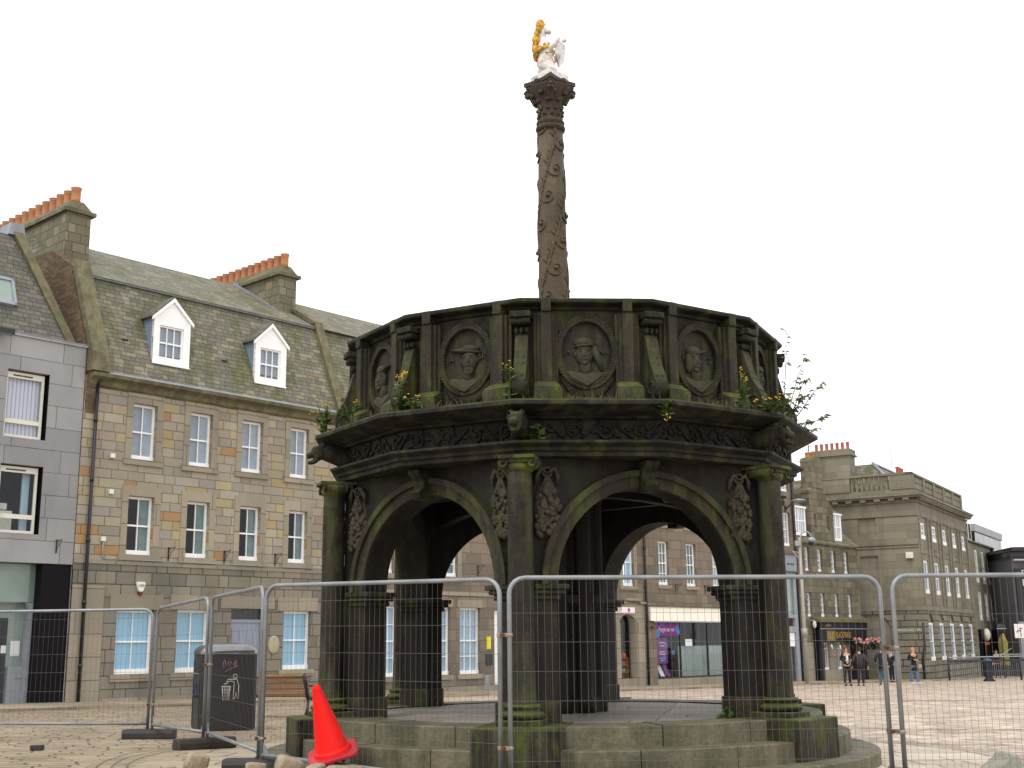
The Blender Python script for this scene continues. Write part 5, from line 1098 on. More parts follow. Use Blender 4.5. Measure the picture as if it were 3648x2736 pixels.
# ---- the white unicorn on top, facing right
uni = skin_obj('unicorn', [(-.1,.02,.05,.15,.13), (-.1,.0,.17,.155,.14), (-.06,.0,.32,.12,.12), (-.05,-.01,.46,.11,.11), (-.09,.0,.58,.085,.1), (-.12,.0,.71,.07,.085), (-.1,.0,.8,.065,.075), (-.03,-.02,.77,.055,.055), (.03,-.03,.7,.036,.034),
      (.0,-.06,.44,.06,.05), (.1,-.1,.5,.035,.035), (.17,-.1,.6,.026,.026), (.0,.08,.44,.06,.05), (.1,.08,.47,.035,.035), (.15,.04,.38,.026,.026),
      (.06,-.08,.12,.085,.075), (.12,-.1,.02,.04,.04), (-.05,.1,.06,.08,.08), (-.08,.0,.89,.016,.02), (-.065,.03,.88,.014,.02), (.0,-.0,.98,.006,.006), (-.06,-.01,.83,.02,.02)],
      [(0,1),(1,2),(2,3),(3,4),(4,5),(5,6),(6,7),(7,8),(3,9),(9,10),(10,11),(3,12),(12,13),(13,14),(1,15),(15,16),(0,17),(6,18),(6,19),(6,21),(21,20)], 'statue_white', cross, 2)
uni.location = (-.09,0,9.5); uni.rotation_euler = (0,0,PHI - .15)
q = MB(); q.box(-.2,.2,-.2,.2,-.06,.04); o_ = q.build('statue_base', 'statue_white', uni, bevel=.015); o_.rotation_euler = (0,0,.8)
q = MB()
for k in range(22):
    t = k/21; x = -.165 - .02*math.sin(t*5) + (.02 if t > .8 else 0); z = .36 + .5*t; q.ell((x + random.uniform(-.01,.01), random.uniform(-.05,.03), z), (.066,.075,.07), 8, 6, 0, Matrix.Rotation(random.uniform(-.4,.4), 3, 'Y'))
    q.tube([(x+.02, -.07, z+.04), (x-.005, -.085, z), (x+.02, -.08, z-.06)], [.01,.018,.008], 5)
q.build('mane', 'statue_gold', uni)
q = MB(); q.tube([(-.09+.125*math.cos(t), -.01+.125*math.sin(t), .43+.05*math.cos(t)) for t in [i*PI/10 for i in range(20)]], .026, 6, closed=True)
for i in range(10): t = i*PI/5; q.ell((-.09+.125*math.cos(t), -.01+.125*math.sin(t), .47+.05*math.cos(t)), (.022,.022,.032), 6, 4)
q.build('crown_collar', 'statue_gold', uni)
q = MB(); q.tube([(-.04,-.13,.36), (.04,-.13,.35), (.09,-.11,.28), (.1,-.09,.2)], .012, 5); q.build('chain', 'statue_gold', uni)
q = MB(); P = [(-.1,.2), (.1,.2), (.115,.05), (.09,-.1), (0,-.22), (-.09,-.1), (-.115,.05)]
q.prism([(x, 0, z) for x, z in P], (0,.035,0)); q.tube([(.0,-.02,.2), (.02,-.04,.24), (.05,-.03,.22)], .025, 6); so_ = q.build('shield', 'statue_white', uni, bevel=.01); so_.location = (.17,.0,.38); so_.rotation_euler = (0,R(8),R(62))
# ================================================================== mesh fence panels
def lerp(a, b, t): return Vector(a)*(1-t) + Vector(b)*t
def fence(A, B_, za, zb, label, bot=(.22,.22), nv=50, hz=(.36,.64,.93,1.21,1.49,1.76)):
    """A, B_: ground points of the two posts; za, zb: heights of the top corners"""
    o = empty('mesh_fence', (A[0], A[1], gz(A[0], A[1])), math.atan2(B_[1]-A[1], B_[0]-A[0])); tag(o, label, 'fence panel', 'wire mesh fence panels round the cross')
    L = math.hypot(B_[0]-A[0], B_[1]-A[1]); ga = gz(A[0],A[1]); gb = gz(B_[0],B_[1]); ha = za-ga; hb = zb-gb; dg = gb-ga
    def P(t, h): return Vector((L*t, 0, dg*t + h*(ha*(1-t)+hb*t)))     # h as a fraction of the panel height
    k = 1/((ha+hb)/2); c = .16
    q = MB(); rr = .024; tc = c/L; hc = c*k
    path = [P(0,.06)] + [P(0,1-hc)] + [P(tc*(1-math.cos(t)), 1-hc*(1-math.sin(t))) for t in (.3,.6,.9,1.2)] + [P(tc,1), P(1-tc,1)] + [P(1-tc*(1-math.cos(t)), 1-hc*(1-math.sin(t))) for t in (1.2,.9,.6,.3)] + [P(1,1-hc), P(1,.06)]
    q.tube(path, rr, 10); bt = lambda t: (bot[0]*(1-t)+bot[1]*t)*k
    q.tube([P(0,bt(0)), P(1,bt(1))], rr*.9, 10)
    for t, d in ((0,1), (1,-1)):
        q.prism([P(t,bt(t))+Vector((0,-.004,0)), P(t+d*.13/L,bt(t+d*.13/L))+Vector((0,-.004,0)), P(t,bt(t)+.16*k)+Vector((0,-.004,0))], (0,.008,0))
    q.build('frame', 'galvanised', o)
    q = MB(); wr = .0015
    for i in range(1, nv): t = i/nv; q.tube([P(t, bt(t)), P(t, 1-.003)], wr, 4, caps=False)
    for h in hz: q.tube([P(0, h*k+.07*k), P(1, h*k+.07*k)], wr*1.15, 4, caps=False)
    q.build('wire_mesh', 'wire', o); return o
pL4a, pL4b, pL3a, pL3b, pL2a, pL2b = (-9.3,19.85), (-5.76,19.6), (-5.66,19.5), (-4.36,17.5), (-4.28,17.4), (-2.86,13.98)
pL1a, pL1b, pMa, pMb, pRa, pRb = (-2.80,13.85), (-.145,12.06), (-.05,12.0), (3.68,12.35), (3.76,12.2), (7.3,12.6)
fence(pL4a, pL4b, 2.08, 2.09, 'fence panel at the far left standing in front of the grey modern building', nv=44)
fence(pL3a, pL3b, 2.1, 2.185, 'short looking fence panel angled between the two leftmost black fence feet', nv=36)
fence(pL2a, pL2b, 2.18, 2.16, 'steeply angled fence panel crossing in front of the litter bin', nv=44)
fence(pL1a, pL1b, 2.165, 2.12, 'fence panel in front of the red traffic cone', nv=46, bot=(.19,.05))
fence(pMa, pMb, 2.13, 2.12, 'wide front fence panel before the right arch of the cross', nv=54, bot=(.08,.08), hz=(.2,.48,.76,1.04,1.32,1.6))
fence(pRa, pRb, 2.12, 2.13, 'fence panel at the right edge of the photo', nv=50, bot=(.08,.08), hz=(.2,.48,.76,1.04,1.32,1.6))
def clamp(a, b, z, label):
    o = empty('pipe_coupler', ((a[0]+b[0])/2, (a[1]+b[1])/2, z), math.atan2(b[1]-a[1], b[0]-a[0])); tag(o, label, 'fence clamp', 'steel clamps joining the fence panels')
    d = math.hypot(b[0]-a[0], b[1]-a[1])/2
    q = MB(); q.box(-d-.01, d+.01, -.038, -.027, -.018, .018); q.box(-d-.01, d+.01, .027, .036, -.018, .018); q.tube([(-d,0,-.018), (-d,0,.018)], .031, 12); q.tube([(d,0,-.018), (d,0,.018)], .031, 12); q.build('plates', 'clamp_metal', o, bevel=.004)
    q = MB(); q.tube([(0,-.06,0), (0,.06,0)], .014, 6); q.tube([(0,-.062,0), (0,-.045,0)], .022, 6); q.build('bolt', 'rust', o)
def midp(z): return z
clamp(pL1b, pMa, 1.58, 'upper steel clamp on the twin posts in front of the near column'); clamp(pL1b, pMa, .52, 'lower steel clamp on the twin posts in front of the near column')
clamp(pMb, pRa, 1.42, 'upper steel clamp on the twin posts at the right'); clamp(pMb, pRa, .62, 'lower steel clamp on the twin posts at the right')
clamp(pL3b, pL2a, 1.25, 'steel clamp on the twin posts in front of the litter bin'); clamp(pL4b, pL3a, .62, 'steel clamp low on the leftmost twin posts'); clamp(pL2b, pL1a, .5, 'rusty clamp at the foot of the post left of the traffic cone')
def foot(p, rz, label, mat='rubber_black', L=.8):
    z = gz(*p); o = empty('rubber_block', (p[0], p[1], z), rz); tag(o, label, 'fence foot', 'rubber feet under the fence panels')
    q = MB(); w_ = .13; h = .15
    pr = [(-w_,0), (w_,0), (w_,h*.6), (w_*.8,h), (-w_*.8,h), (-w_,h*.6)]
    q.prism([(-L/2, y, z_) for y, z_ in pr], (L,0,0)); b = q.build('block', mat, o, bevel=.02, seg=3)
    q = MB()
    for x in (-.28,-.05,.05,.28): q.lathe([(.03,h+.001), (.03,h+.004), (.02,h+.004)], 10, (x,0,0))
    q.box(-L/2-.004, -L/2+.0, -.05, .05, .03, .1); q.build('sockets', 'very_dark', o)
foot((-2.83, 13.93), R(2), 'black rubber foot under the post left of the traffic cone'); foot((-4.32, 17.45), R(38), 'dusty brown rubber foot in front of the litter bin', 'rubber_dusty', .85); foot((-5.71, 19.55), R(3), 'black rubber foot left of the litter bin')
foot((-.1, 12.03), R(85), 'black rubber foot under the twin posts in front of the near column'); foot((3.72, 12.28), R(80), 'black rubber foot under the twin posts at the right')
# ================================================================== traffic cone tipped against the steps
o = empty('traffic_cone', (-1.93, 13.33, .36), 0); tag(o, 'red traffic cone tipped over against the steps of the cross', 'traffic cone')
o.rotation_euler = (R(13), R(-15.5), R(8))
q = MB(); q.lathe([(.205,.045), (.2,.075), (.182,.085), (.178,.1), (.045,.745), (.042,.765), (.034,.77), (.03,.765), (.03,.7)], 32); q.build('cone', 'cone_orange', o, angle=50)
q = MB(); n = 8; P = []
for k in range(32):
    a = 2*PI*k/32; rr = .265/max(abs(math.cos(a)), abs(math.sin(a)), .78); P.append((min(rr,.345)*math.cos(a), min(rr,.345)*math.sin(a), 0))
q.prism(P, (0,0,.045)); q.build('base', 'cone_red', o, bevel=.012)
q = MB(); 
for k in range(16): a = 2*PI*k/16; q.box(-.012,.012,.2,.25,-.03,0,0,Matrix.Rotation(a,3,'Z'))
q.build('base_feet', 'rubber_black', o)
# ================================================================== litter bin
o = empty('litter_bin', (-5.14, 22.0, gz(-5.14,22)), R(24)); tag(o, 'black square litter bin with a shiny domed lid and white litter symbol', 'litter bin')
hw, hd = .49, .42
def rr_prof(hw, hd, c, n=4):
    P = []
    for cx, cy, a0 in ((hw-c,hd-c,0), (-hw+c,hd-c,PI/2), (-hw+c,-hd+c,PI), (hw-c,-hd+c,1.5*PI)):
        for k in range(n+1): a = a0 + PI/2*k/n; P.append((cx+c*math.cos(a), cy+c*math.sin(a)))
    return P
q = MB(); q.prism([(x,y,.03) for x,y in rr_prof(hw,hd,.09)], (0,0,1.27)); q.prism([(x*.96,y*.96,0) for x,y in rr_prof(hw,hd,.09)], (0,0,.031)); b = q.build('body', 'bin_black', o, bevel=.008)
q = MB(); q.box(-hw-.012, -hw+.01, -.3, .3, .95, 1.18); q.box(-hw-.02, -hw-.01, -.28, .28, .96, .98, 1); q.build('deposit_hatch', ['bin_black','lamp_grey'], o, bevel=.006)
q = MB(); q.box(-hw-.008, -hw+.01, -.34, -.3, .08, .9); q.box(-hw-.008, -hw+.01, .3, .34, .08, .9); q.box(-hw-.008, -hw+.01, -.3, .3, .86, .9); q.build('door_trim', 'black_iron', o)
q = MB(); R0 = rr_prof(hw+.012,hd+.012,.1); rings = []
for s_, z in ((1,1.3), (1,1.345), (.96,1.385), (.85,1.43), (.6,1.47), (.3,1.49)): rings.append([q.pt((x*s_, y*s_, z)) for x,y in R0])
for A_, B2 in zip(rings, rings[1:]):
    for k in range(len(A_)): q.idx([A_[k], A_[(k+1)%len(A_)], B2[(k+1)%len(A_)], B2[k]], 0, True)
q.idx(rings[-1], 0, True); q.build('lid', 'bin_lid', o)
def plate(pts, nm, mat): 
    q = MB()
    for seg, wd in pts: q.tube([(x, -hd-.004, z) for x, z in seg], wd, 5)
    return q.build(nm, mat, o)
circ = lambda cx, cz, r_: [(cx+r_*math.cos(t*PI/6), cz+r_*math.sin(t*PI/6)) for t in range(13)]
plate([(circ(.1,.92,.035), .006), ([(-.02,.87),(.13,.87),(.165,.76),(.165,.62)], .007), ([(-.02,.87),(-.06,.83),(.04,.84),(.085,.82),(.085,.72),(.07,.54)], .007), ([(.07,.54),(.1,.54),(.125,.65),(.15,.54),(.17,.54),(.165,.72)], .007),
       ([(-.13,.75),(.03,.75)], .01), ([(-.12,.75),(-.1,.52),(0,.52),(.02,.75)], .007)] + [([(-.1+.025*k,.74),(-.085+.02*k,.53)], .004) for k in range(1,5)] + [([(-.115,.74-.05*k),(.015,.74-.05*k)], .004) for k in range(1,5)] + [([(-.09,.79),(-.02,.81)], .008)], 'litter_symbol', 'print_white')
plate([([(-.1,1.2),(-.12,1.1),(-.11,1.04),(-.07,1.12),(-.09,1.2)], .006), ([(-.03,1.18),(-.03,1.08),(.0,1.07),(.02,1.17)], .006), ([(.05,1.1),(.07,1.18),(.08,1.09),(.14,1.1)], .006), ([(-.08,1.0),(-.02,1.03),(.04,1.06),(.1,1.08)], .006), ([(.1,1.19),(.1,1.06)], .006)], 'graffiti_scrawl', 'print_pink')
q = MB()
for k in range(5):
    y = -.24+.11*k; q.tube([(-hw-.004, y, .62+.05*math.sin(k*2)), (-hw-.004, y+.05, .78), (-hw-.004, y+.03, .56), (-hw-.004, y+.09, .7-.03*k)], .012, 5)
q.build('graffiti_scrawl', 'print_purple', o)
# ================================================================== bench
o = empty('bench', (-5.2, 26.7, gz(-5.2,26.7)), R(-14)); tag(o, 'wooden slatted bench with black curved iron ends between the bin and the cross', 'bench')
q = MB()
for k in range(7):
    z = .46+.055*k; y = -.22 - .02*k; q.box(-.95,.95, y-.03 - .012*(k % 2), y+.005, z, z+.036)
q.tube([(-.95,-.37,.85), (.95,-.37,.85)], .035, 8); q.build('backrest', 'bench_wood', o)
q = MB()
for k in range(6): q.box(-.95,.95, -.17+.085*k, -.1+.085*k, .42, .45)
q.build('seat', 'bench_wood', o)
for x in (-.9, .9):
    q = MB(); q.tube([(x,-.36,.9), (x,-.4,.84), (x,-.33,.72), (x,-.24,.5), (x,-.2,.42), (x,.0,.38), (x,.3,.42)], [.03,.05,.045,.045,.05,.04,.03], 8); q.tube([(x,-.3,.66), (x,.1,.64), (x,.3,.6), (x,.34,.5)], .022, 8); q.tube([(x,-.16,.4), (x,-.2,.2), (x,-.28,.0)], [.035,.03,.05], 8); q.tube([(x,.22,.4), (x,.24,.2), (x,.3,.0)], [.03,.03,.05], 8); q.build('end_frame', 'black_iron', o)
q = MB(); q.tube([(-.28,-.41,.86), (-.28,-.24,.5), (-.28,-.14,.42)], .025, 6); q.build('strut', 'black_iron', o)
# ================================================================== loose stones in the foreground
def stone(x, y, z, s_, sz, label, mat='rubble_stone', rot_=(0,0,0), cat='stone'):
    rnd = random.Random(label); bm = bmesh.new(); bmesh.ops.create_cube(bm, size=1); bmesh.ops.subdivide_edges(bm, edges=bm.edges[:], cuts=2, use_grid_fill=True)
    for v in bm.verts:
        n = v.co.normalized(); v.co = v.co*.78 + n*.14 + Vector((rnd.uniform(-.05,.05), rnd.uniform(-.05,.05), rnd.uniform(-.05,.05))); v.co = Vector((v.co.x*sz[0]*s_, v.co.y*sz[1]*s_, v.co.z*sz[2]*s_))
    me = bpy.data.meshes.new('loose_stone'); bm.to_mesh(me); bm.free(); me.materials.append(MAT[mat])
    for p in me.polygons: p.use_smooth = True
    o = bpy.data.objects.new('loose_stone', me); C.objects.link(o); o.location = (x, y, z); o.rotation_euler = rot_; tag(o, label, cat, 'loose stones lying along the bottom edge')
    sb = o.modifiers.new('s', 'SUBSURF'); sb.levels = 1; sb.render_levels = 1; me.set_sharp_from_angle(angle=R(50)); return o
for x, y, dz, s_, sz, rt_, lab in (
    (-3.42, 13.5, .1, .27, (1.1,.8,.95), (.1,.3,.4), 'brown upright sett beside the left end of the black fence foot, at the bottom edge'),
    (-3.85, 13.3, .03, .2, (1.2,.9,.7), (0,.1,.2), 'dark sett at the bottom edge, leftmost of the loose stones'),
    (-3.68, 13.38, .04, .17, (1,.9,.8), (.2,0,.7), 'small dark sett between two bigger ones at the bottom left edge'),
    (-2.72, 13.2, .07, .21, (1.3,1,.7), (0,.1,.3), 'pale flat sett lying in front of the black fence foot'),
    (-2.36, 13.1, .1, .29, (1.2,.9,.8), (.2,.35,.5), 'pale pointed sett in front of the right end of the black fence foot'),
    (-2.06, 13.0, .06, .22, (1.1,.9,.8), (.1,-.2,.9), 'small pointed sett right of the pale one'),
    (-1.75, 12.9, .06, .3, (1.6,.9,.55), (0,.05,.2), 'long brown sett lying left of the traffic cone shadow'),
    (-2.95, 12.9, .0, .2, (1.2,1,.7), (0,.1,.1), 'pale sett at the bottom edge under the fence foot'),
    (-.72, 12.6, .05, .24, (1.3,.9,.7), (0,.0,.6), 'sett at the foot of the steps left of the twin posts'),
    (2.3, 12.6, .02, .3, (2.2,.9,.55), (0,.0,.1), 'long pale stone at the bottom edge before the right steps'),
    (3.95, 12.9, .05, .22, (1.5,.9,.7), (0,.2,.1), 'pale stone at the foot of the right twin posts')):
    stone(x, y, gz(x,y)+dz+.03, s_*.8, sz, lab, rot_=rt_)
oldstone('slab_grey', B(150,150,136), B(168,168,152), B(188,188,172), moss=.1, mossup=0, sc=3)
o = empty('broken_slab', (4.83, 12.55, gz(4.8,12.5)-.05), R(8)); tag(o, 'broken wedge of grey stone standing at the bottom right edge', 'stone')
q = MB(); q.prism([(-.42,0,-.1), (.3,0,-.1), (.26,0,.2), (.2,0,.34), (.1,0,.36), (.06,0,.3), (-.2,0,.12)], (0,.3,0)); q.build('slab', 'slab_grey', o, bevel=.03, seg=2)
q = MB(); q.tube([(-.62,.1,.0), (-.66,.08,.18)], .035, 5); q.build('splinter', 'weed_leaf', o)
q = MB(); q.hexa([(-.08,-.06,0),(.08,-.06,0),(-.08,.06,0),(.08,.06,0),(-.08,-.06,.07),(.08,-.06,.07),(-.07,.06,.06),(.08,.06,.07)]); z = gz(-6.55,17.2); o = q.build('rubber_offcut', 'rubber_black', None, bevel=.01); o.location = (-6.55,17.2,z); tag(o, 'small black lump lying on the setts at the far left', 'offcut')
# ================================================================== plants on the ledge of the cross
def cpt(ang, r_, z): a = R(ang) + PHI; return Vector((X0.x - r_*math.sin(a), X0.y - r_*math.cos(a), z))
def ragwort(p, h, label, n=5, fl=10, lean=(0,0), spread=.14):
    n = max(3, int(n*.7)); fl = max(2, int(fl*.4)) if fl else 0; h = h*.85
    o = empty('ragwort', p); tag(o, label, 'weed', 'yellow flowering weeds on the cross')
    q = MB(); f = MB()
    for k in range(n):
        a = random.uniform(0, 2*PI); hx = lean[0] + spread*math.cos(a)*random.uniform(.3,1); hy = lean[1] + spread*math.sin(a)*random.uniform(.3,1); hh = h*random.uniform(.65,1)
        q.tube([(0,0,-.02), (hx*.4,hy*.4,hh*.55), (hx,hy,hh)], [.008,.006,.004], 4)
        for j in range(18):
            t = random.uniform(.0,.9); b = Vector((hx*t, hy*t, hh*t)); al = random.uniform(0,2*PI); L = random.uniform(.05,.13)*(1.15-t*.5); dr = Vector((math.cos(al), math.sin(al), random.uniform(-.2,.6)))*L; sd = dr.cross(Vector((random.uniform(-.7,.7),random.uniform(-.9,.2),1))).normalized()*L*.26
            q.face([b, b+dr*.5+sd, b+dr, b+dr*.5-sd])
        for j in range(fl):
            c_ = Vector((hx,hy,hh)) + Vector((random.uniform(-.04,.04), random.uniform(-.04,.04), random.uniform(-.015,.025))); f.ell(c_, (.0105,.0105,.007), 6, 4)
    q.build('leaves', 'weed_leaf', o); 
    if fl: f.build('flowers', 'petal_yellow', o)
    return o
ragwort(cpt(28, 3.14, 4.13), .6, 'tall ragwort with a yellow head in front of the bearded portrait left of centre', 6, 14, (.02,-.02), .09)
ragwort(cpt(23, 3.2, 4.12), .2, 'low ragwort with one bright flower head below the bearded portrait', 4, 8)
ragwort(cpt(2, 3.08, 4.13), .62, 'thin ragwort between the pilasters above the near gargoyle', 4, 5, (0,-.03), .06)
ragwort(cpt(48, 3.1, 4.13), .5, 'sparse yellow weed by the leftmost full portrait', 5, 5)
ragwort(cpt(66, 3.18, 4.12), .55, 'bushy yellow flowering weed at the left end of the ledge', 12, 9, (-.08,-.05), .2)
ragwort(cpt(-50, 3.16, 4.12), .55, 'yellow flowering weed standing right of the hatted profile portrait', 6, 9, (0,0), .1)
ragwort(cpt(-57, 3.28, 4.1), .2, 'trailing clump of yellow flowers hanging over the ledge above the right gargoyle', 16, 9, (.03,-.08), .28)
ragwort(cpt(-29, 3.3, 4.06), -.25, 'single yellow flower hanging below the ledge right of centre', 3, 2, (0,-.06), .04)
ragwort(cpt(-4, 3.02, 3.7), .22, 'small bright green weed sprouting beside the near gargoyle', 5, 0, (0,-.1), .06)
q = MB()
for k in range(1500):
    ang = random.uniform(-100, 92); ang = ang if random.random() < .55 else random.choice((-66,-52,-44,-12,-8,24,38,52,70)) + random.gauss(0,4); rr = random.uniform(2.88, 3.27); p = cpt(ang, rr*random.uniform(.985,1), 4.12); h = random.uniform(.03,.11)*(1.6 if random.random() < .12 else 1); al = random.uniform(0, 2*PI); d_ = Vector((math.cos(al), math.sin(al), 0))*.007; ln = Vector((random.uniform(-.06,.06), random.uniform(-.06,.06), h)); q.face([p-d_, p+d_, p+ln])
tag(q.build('ledge_grass', 'dry_weed', None), kind='stuff')
# young tree growing out of the right side of the parapet
base = cpt(-80, 3.0, 4.14); o = empty('sapling', base); o.scale = (.66,.66,.84); tag(o, 'young leafy sapling growing out of the right side of the cross ledge', 'sapling')
q = MB(); lf = MB(); ST = [((.12,.1,.35),(.3,.1,.8),(.5,.05,1.15)), ((.25,.0,.2),(.52,-.05,.5),(.78,-.05,.72)), ((.3,-.1,.05),(.6,-.15,.08),(.85,-.15,.2)), ((.02,.1,.5),(.1,.12,1.1),(.12,.1,1.55)), ((.2,.0,.35),(.38,.05,.68),(.5,.05,.78)), ((.2,-.1,-.02),(.45,-.12,-.06),(.62,-.12,-.02)), ((.15,.0,.2),(.3,.0,.42),(.42,.05,.5))]
for s_ in ST:
    pth = [Vector((-.05,0,0))] + [Vector(p) for p in s_]; q.tube(pth, [.012,.009,.006,.003], 5)
    for k in range(22):
        t = random.uniform(.25,1)*3; i = min(int(t), 2); p = pth[i].lerp(pth[i+1], t-i); al = random.uniform(0,2*PI); L = random.uniform(.08,.15); dr = Vector((math.cos(al), math.sin(al)*.8, random.uniform(-.5,.35)))*L; sd = dr.cross(Vector((random.uniform(-.4,.4),random.uniform(-1.2,.0),1))).normalized()*L*.3
        m_ = p+dr*.5+Vector((0,0,.012)); lf.face([p, m_+sd, p+dr*1.0+Vector((0,0,-.02)), m_-sd])
q.build('stem', 'stem_brown', o); lf.build('foliage', 'shrub_leaf', o)
ragwort(Vector((2.35,14.1,.64)), .16, 'tiny green weed sprouting from the platform under the right arch', 4, 0, (.05,0), .04)
# ================================================================== street furniture far right
o = empty('camera_post', (13.62, 58.0, gz(13.6,58)), 0); tag(o, 'pale grey post with a hooded dome camera on a curved arm beside the pub', 'camera post')
q = MB(); z0 = -o.location.z; q.tube([(0,0,0), (0,0,3), (.02,0,6.3+z0)], [.1,.09,.06], 10); q.tube([(.02,0,5.55+z0), (-.35,0,5.65+z0)], .03, 6); q.tube([(.02,0,5.2+z0), (-.3,0,5.62+z0)], .025, 6); q.box(-.2,.05,-.1,.1,5.9+z0,6.15+z0); q.build('post', 'pole_grey', o)
q = MB(); q.tube([(.1,0,5.6+z0)] + [(.33-.25*math.cos(t), 0, 6.3+z0+.28*math.sin(t)) for t in [i*PI/10 for i in range(11)]], .035, 8); q.build('arm', 'pole_grey', o)
q = MB(); q.lathe([(.04,.22), (.1,.2), (.2,.12), (.2,.0), (.14,-.02)], 16, (.58,0,6.1+z0)); hd = q.build('camera_hood', 'lamp_grey', o); q = MB(); q.ell((.58,0,6.05+z0), (.14,.14,.15), 14, 10); q.build('camera_dome', 'dome_dark', o)
q = MB(); q.tube([(0,0,2.2),(0,.0,2.6)], .14, 10); q.build('post_collar', 'pole_grey', o)
lp = world(39.3, .0, 8.3); o = empty('street_lamp', lp, ROWTH); tag(o, 'flat grey lantern on a short bracket high on the narrow granite building', 'street lamp')
q = MB(); q.box(-.08,.08,-.06,.0,-.25,.1); q.tube([(0,-.03,-.1), (0,-.3,.1), (0,-.5,.28)], .035, 6); q.build('bracket', 'black_iron', o); q = MB(); q.ell((.05,-.75,.3), (.3,.42,.09), 14, 8); q.build('lantern', 'lamp_grey', o)
def bollard(x, y, label, h=1.0, r_=.2):
    o = empty('bollard', (x, y, gz(x,y))); tag(o, label, 'bollard'); q = MB(); q.lathe([(r_*1.7,0), (r_*1.7,.06), (r_*1.2,.14), (r_,.25), (r_*.9,h*.82), (r_*.75,h*.86)], 16); q.build('shaft', 'cloth_navy', o)
    q = MB(); q.lathe([(r_*.75,h*.86), (r_*1.25,h*.9), (r_*1.1,h*.98), (0,h)], 16); q.build('cap', 'steel_blue', o)
bollard(25.6, 67.2, 'stout dark bollard with a blue grey cap before the railing at the right', 1.2, .18)
bollard(15.3, 64.9, 'slim dark bollard left of the pub door', 1.1, .08)
o = empty('railing', (24.2, 69.3, gz(24.2,69.3)), math.atan2(8.2, 7.4)*0 + R(23)); tag(o, 'low black railing with pale top rails in front of the corner bank', 'railing')
q = MB(); L = 10.5; dz = -.004*L
for k in range(5): x = L*k/4; q.tube([(x,0,-.12), (x,0,1.25)], .05, 8)
q.box(0, L, -.03, .03, .98, 1.1); q.build('posts', 'black_iron', o)
q = MB(); q.tube([(0,-.02,1.25), (L,-.02,1.25)], .035, 8); q.tube([(3.6,.25,1.36), (L,.25,1.36)], .03, 8); q.tube([(1.2,0,1.25), (2.4,.3,1.62)], .02, 6); q.tube([(3.8,0,1.3), (5.0,.3,1.7)], .02, 6); q.build('handrail', 'lamp_grey', o)
q = MB()
for k in range(70): x = .1+(L-.2)*k/69; q.tube([(x,.05,.02), (x,.05,.98)], .012, 4)
q.build('balusters', 'lamp_grey', o)
o = empty('road_sign', (33.0, 80.5, gz(33,80.5)), 0); tag(o, 'white directional road sign with pictograms and red mark on a grey post at the right', 'road sign')
q = MB(); q.tube([(0,0,0),(0,0,3.3)], .05, 8); q.build('post', 'lamp_grey', o)
q = MB(); q.box(-.42,.42,-.06,-.03,2.5,3.4); sg = q.build('sign_plate', 'sign_white', o); q = MB(); q.box(-.12,.1,-.068,-.061,3.08,3.16); q.build('red_mark', 'sign_pink', sg); q = MB(); q.tube([(-.02,-.065,2.6),(-.02,-.065,3.05)], .025, 5); q.tube([(-.28,-.065,2.85),(-.2,-.065,3.0),(-.02,-.065,2.95)], .03, 5); q.tube([(.27,-.065,2.6),(.27,-.065,3.2)], .045, 5); q.build('arrow', 'sign_navy', sg)
o = empty('round_sign', (29.95, 76.0, gz(29.95,76)), 0); tag(o, 'round dark sign seen against the grey fascia of the corner shop', 'road sign')
q = MB(); q.tube([(0,0,0),(0,0,2.8)], .05, 8); q.build('post', 'black_iron', o); q = MB(); q.lathe([(0,0),(.3,0),(.3,.04),(0,.04)], 24); d = q.build('disc', 'dark_plate', o); d.rotation_euler = (PI/2,0,0); d.location = (0,-.06,3.0); q = MB(); q.box(-.28,.28,-.11,-.105,2.98,3.0); q.build('rim_bar', 'sign_white', o)
o = empty('utility_cabinet', (20.75, 68.4, gz(20.75,68.4)), R(-31)); tag(o, 'pale grey utility cabinet against the bank wall', 'cabinet'); q = MB(); q.box(-.42,.42,-.3,.3,0,1.5); q.box(-.45,.45,-.33,.33,1.5,1.56); q.box(-.005,.005,-.305,-.3,.05,1.45,1); q.build('body', ['cabinet_grey','dark_plate'], o, bevel=.015)
o = empty('parasol', (31.3, 79.3, gz(31.3,79.3))); tag(o, 'folded yellow green parasol outside the pub at the right', 'parasol'); q = MB(); q.tube([(0,0,0),(0,0,2.9)], .04, 6); q.build('pole', 'black_iron', o); q = MB(); q.lathe([(.3,.75),(.34,1.0),(.26,1.6),(.3,2.2),(.08,2.8)], 12); q.build('canopy', 'umbrella_yellow', o)
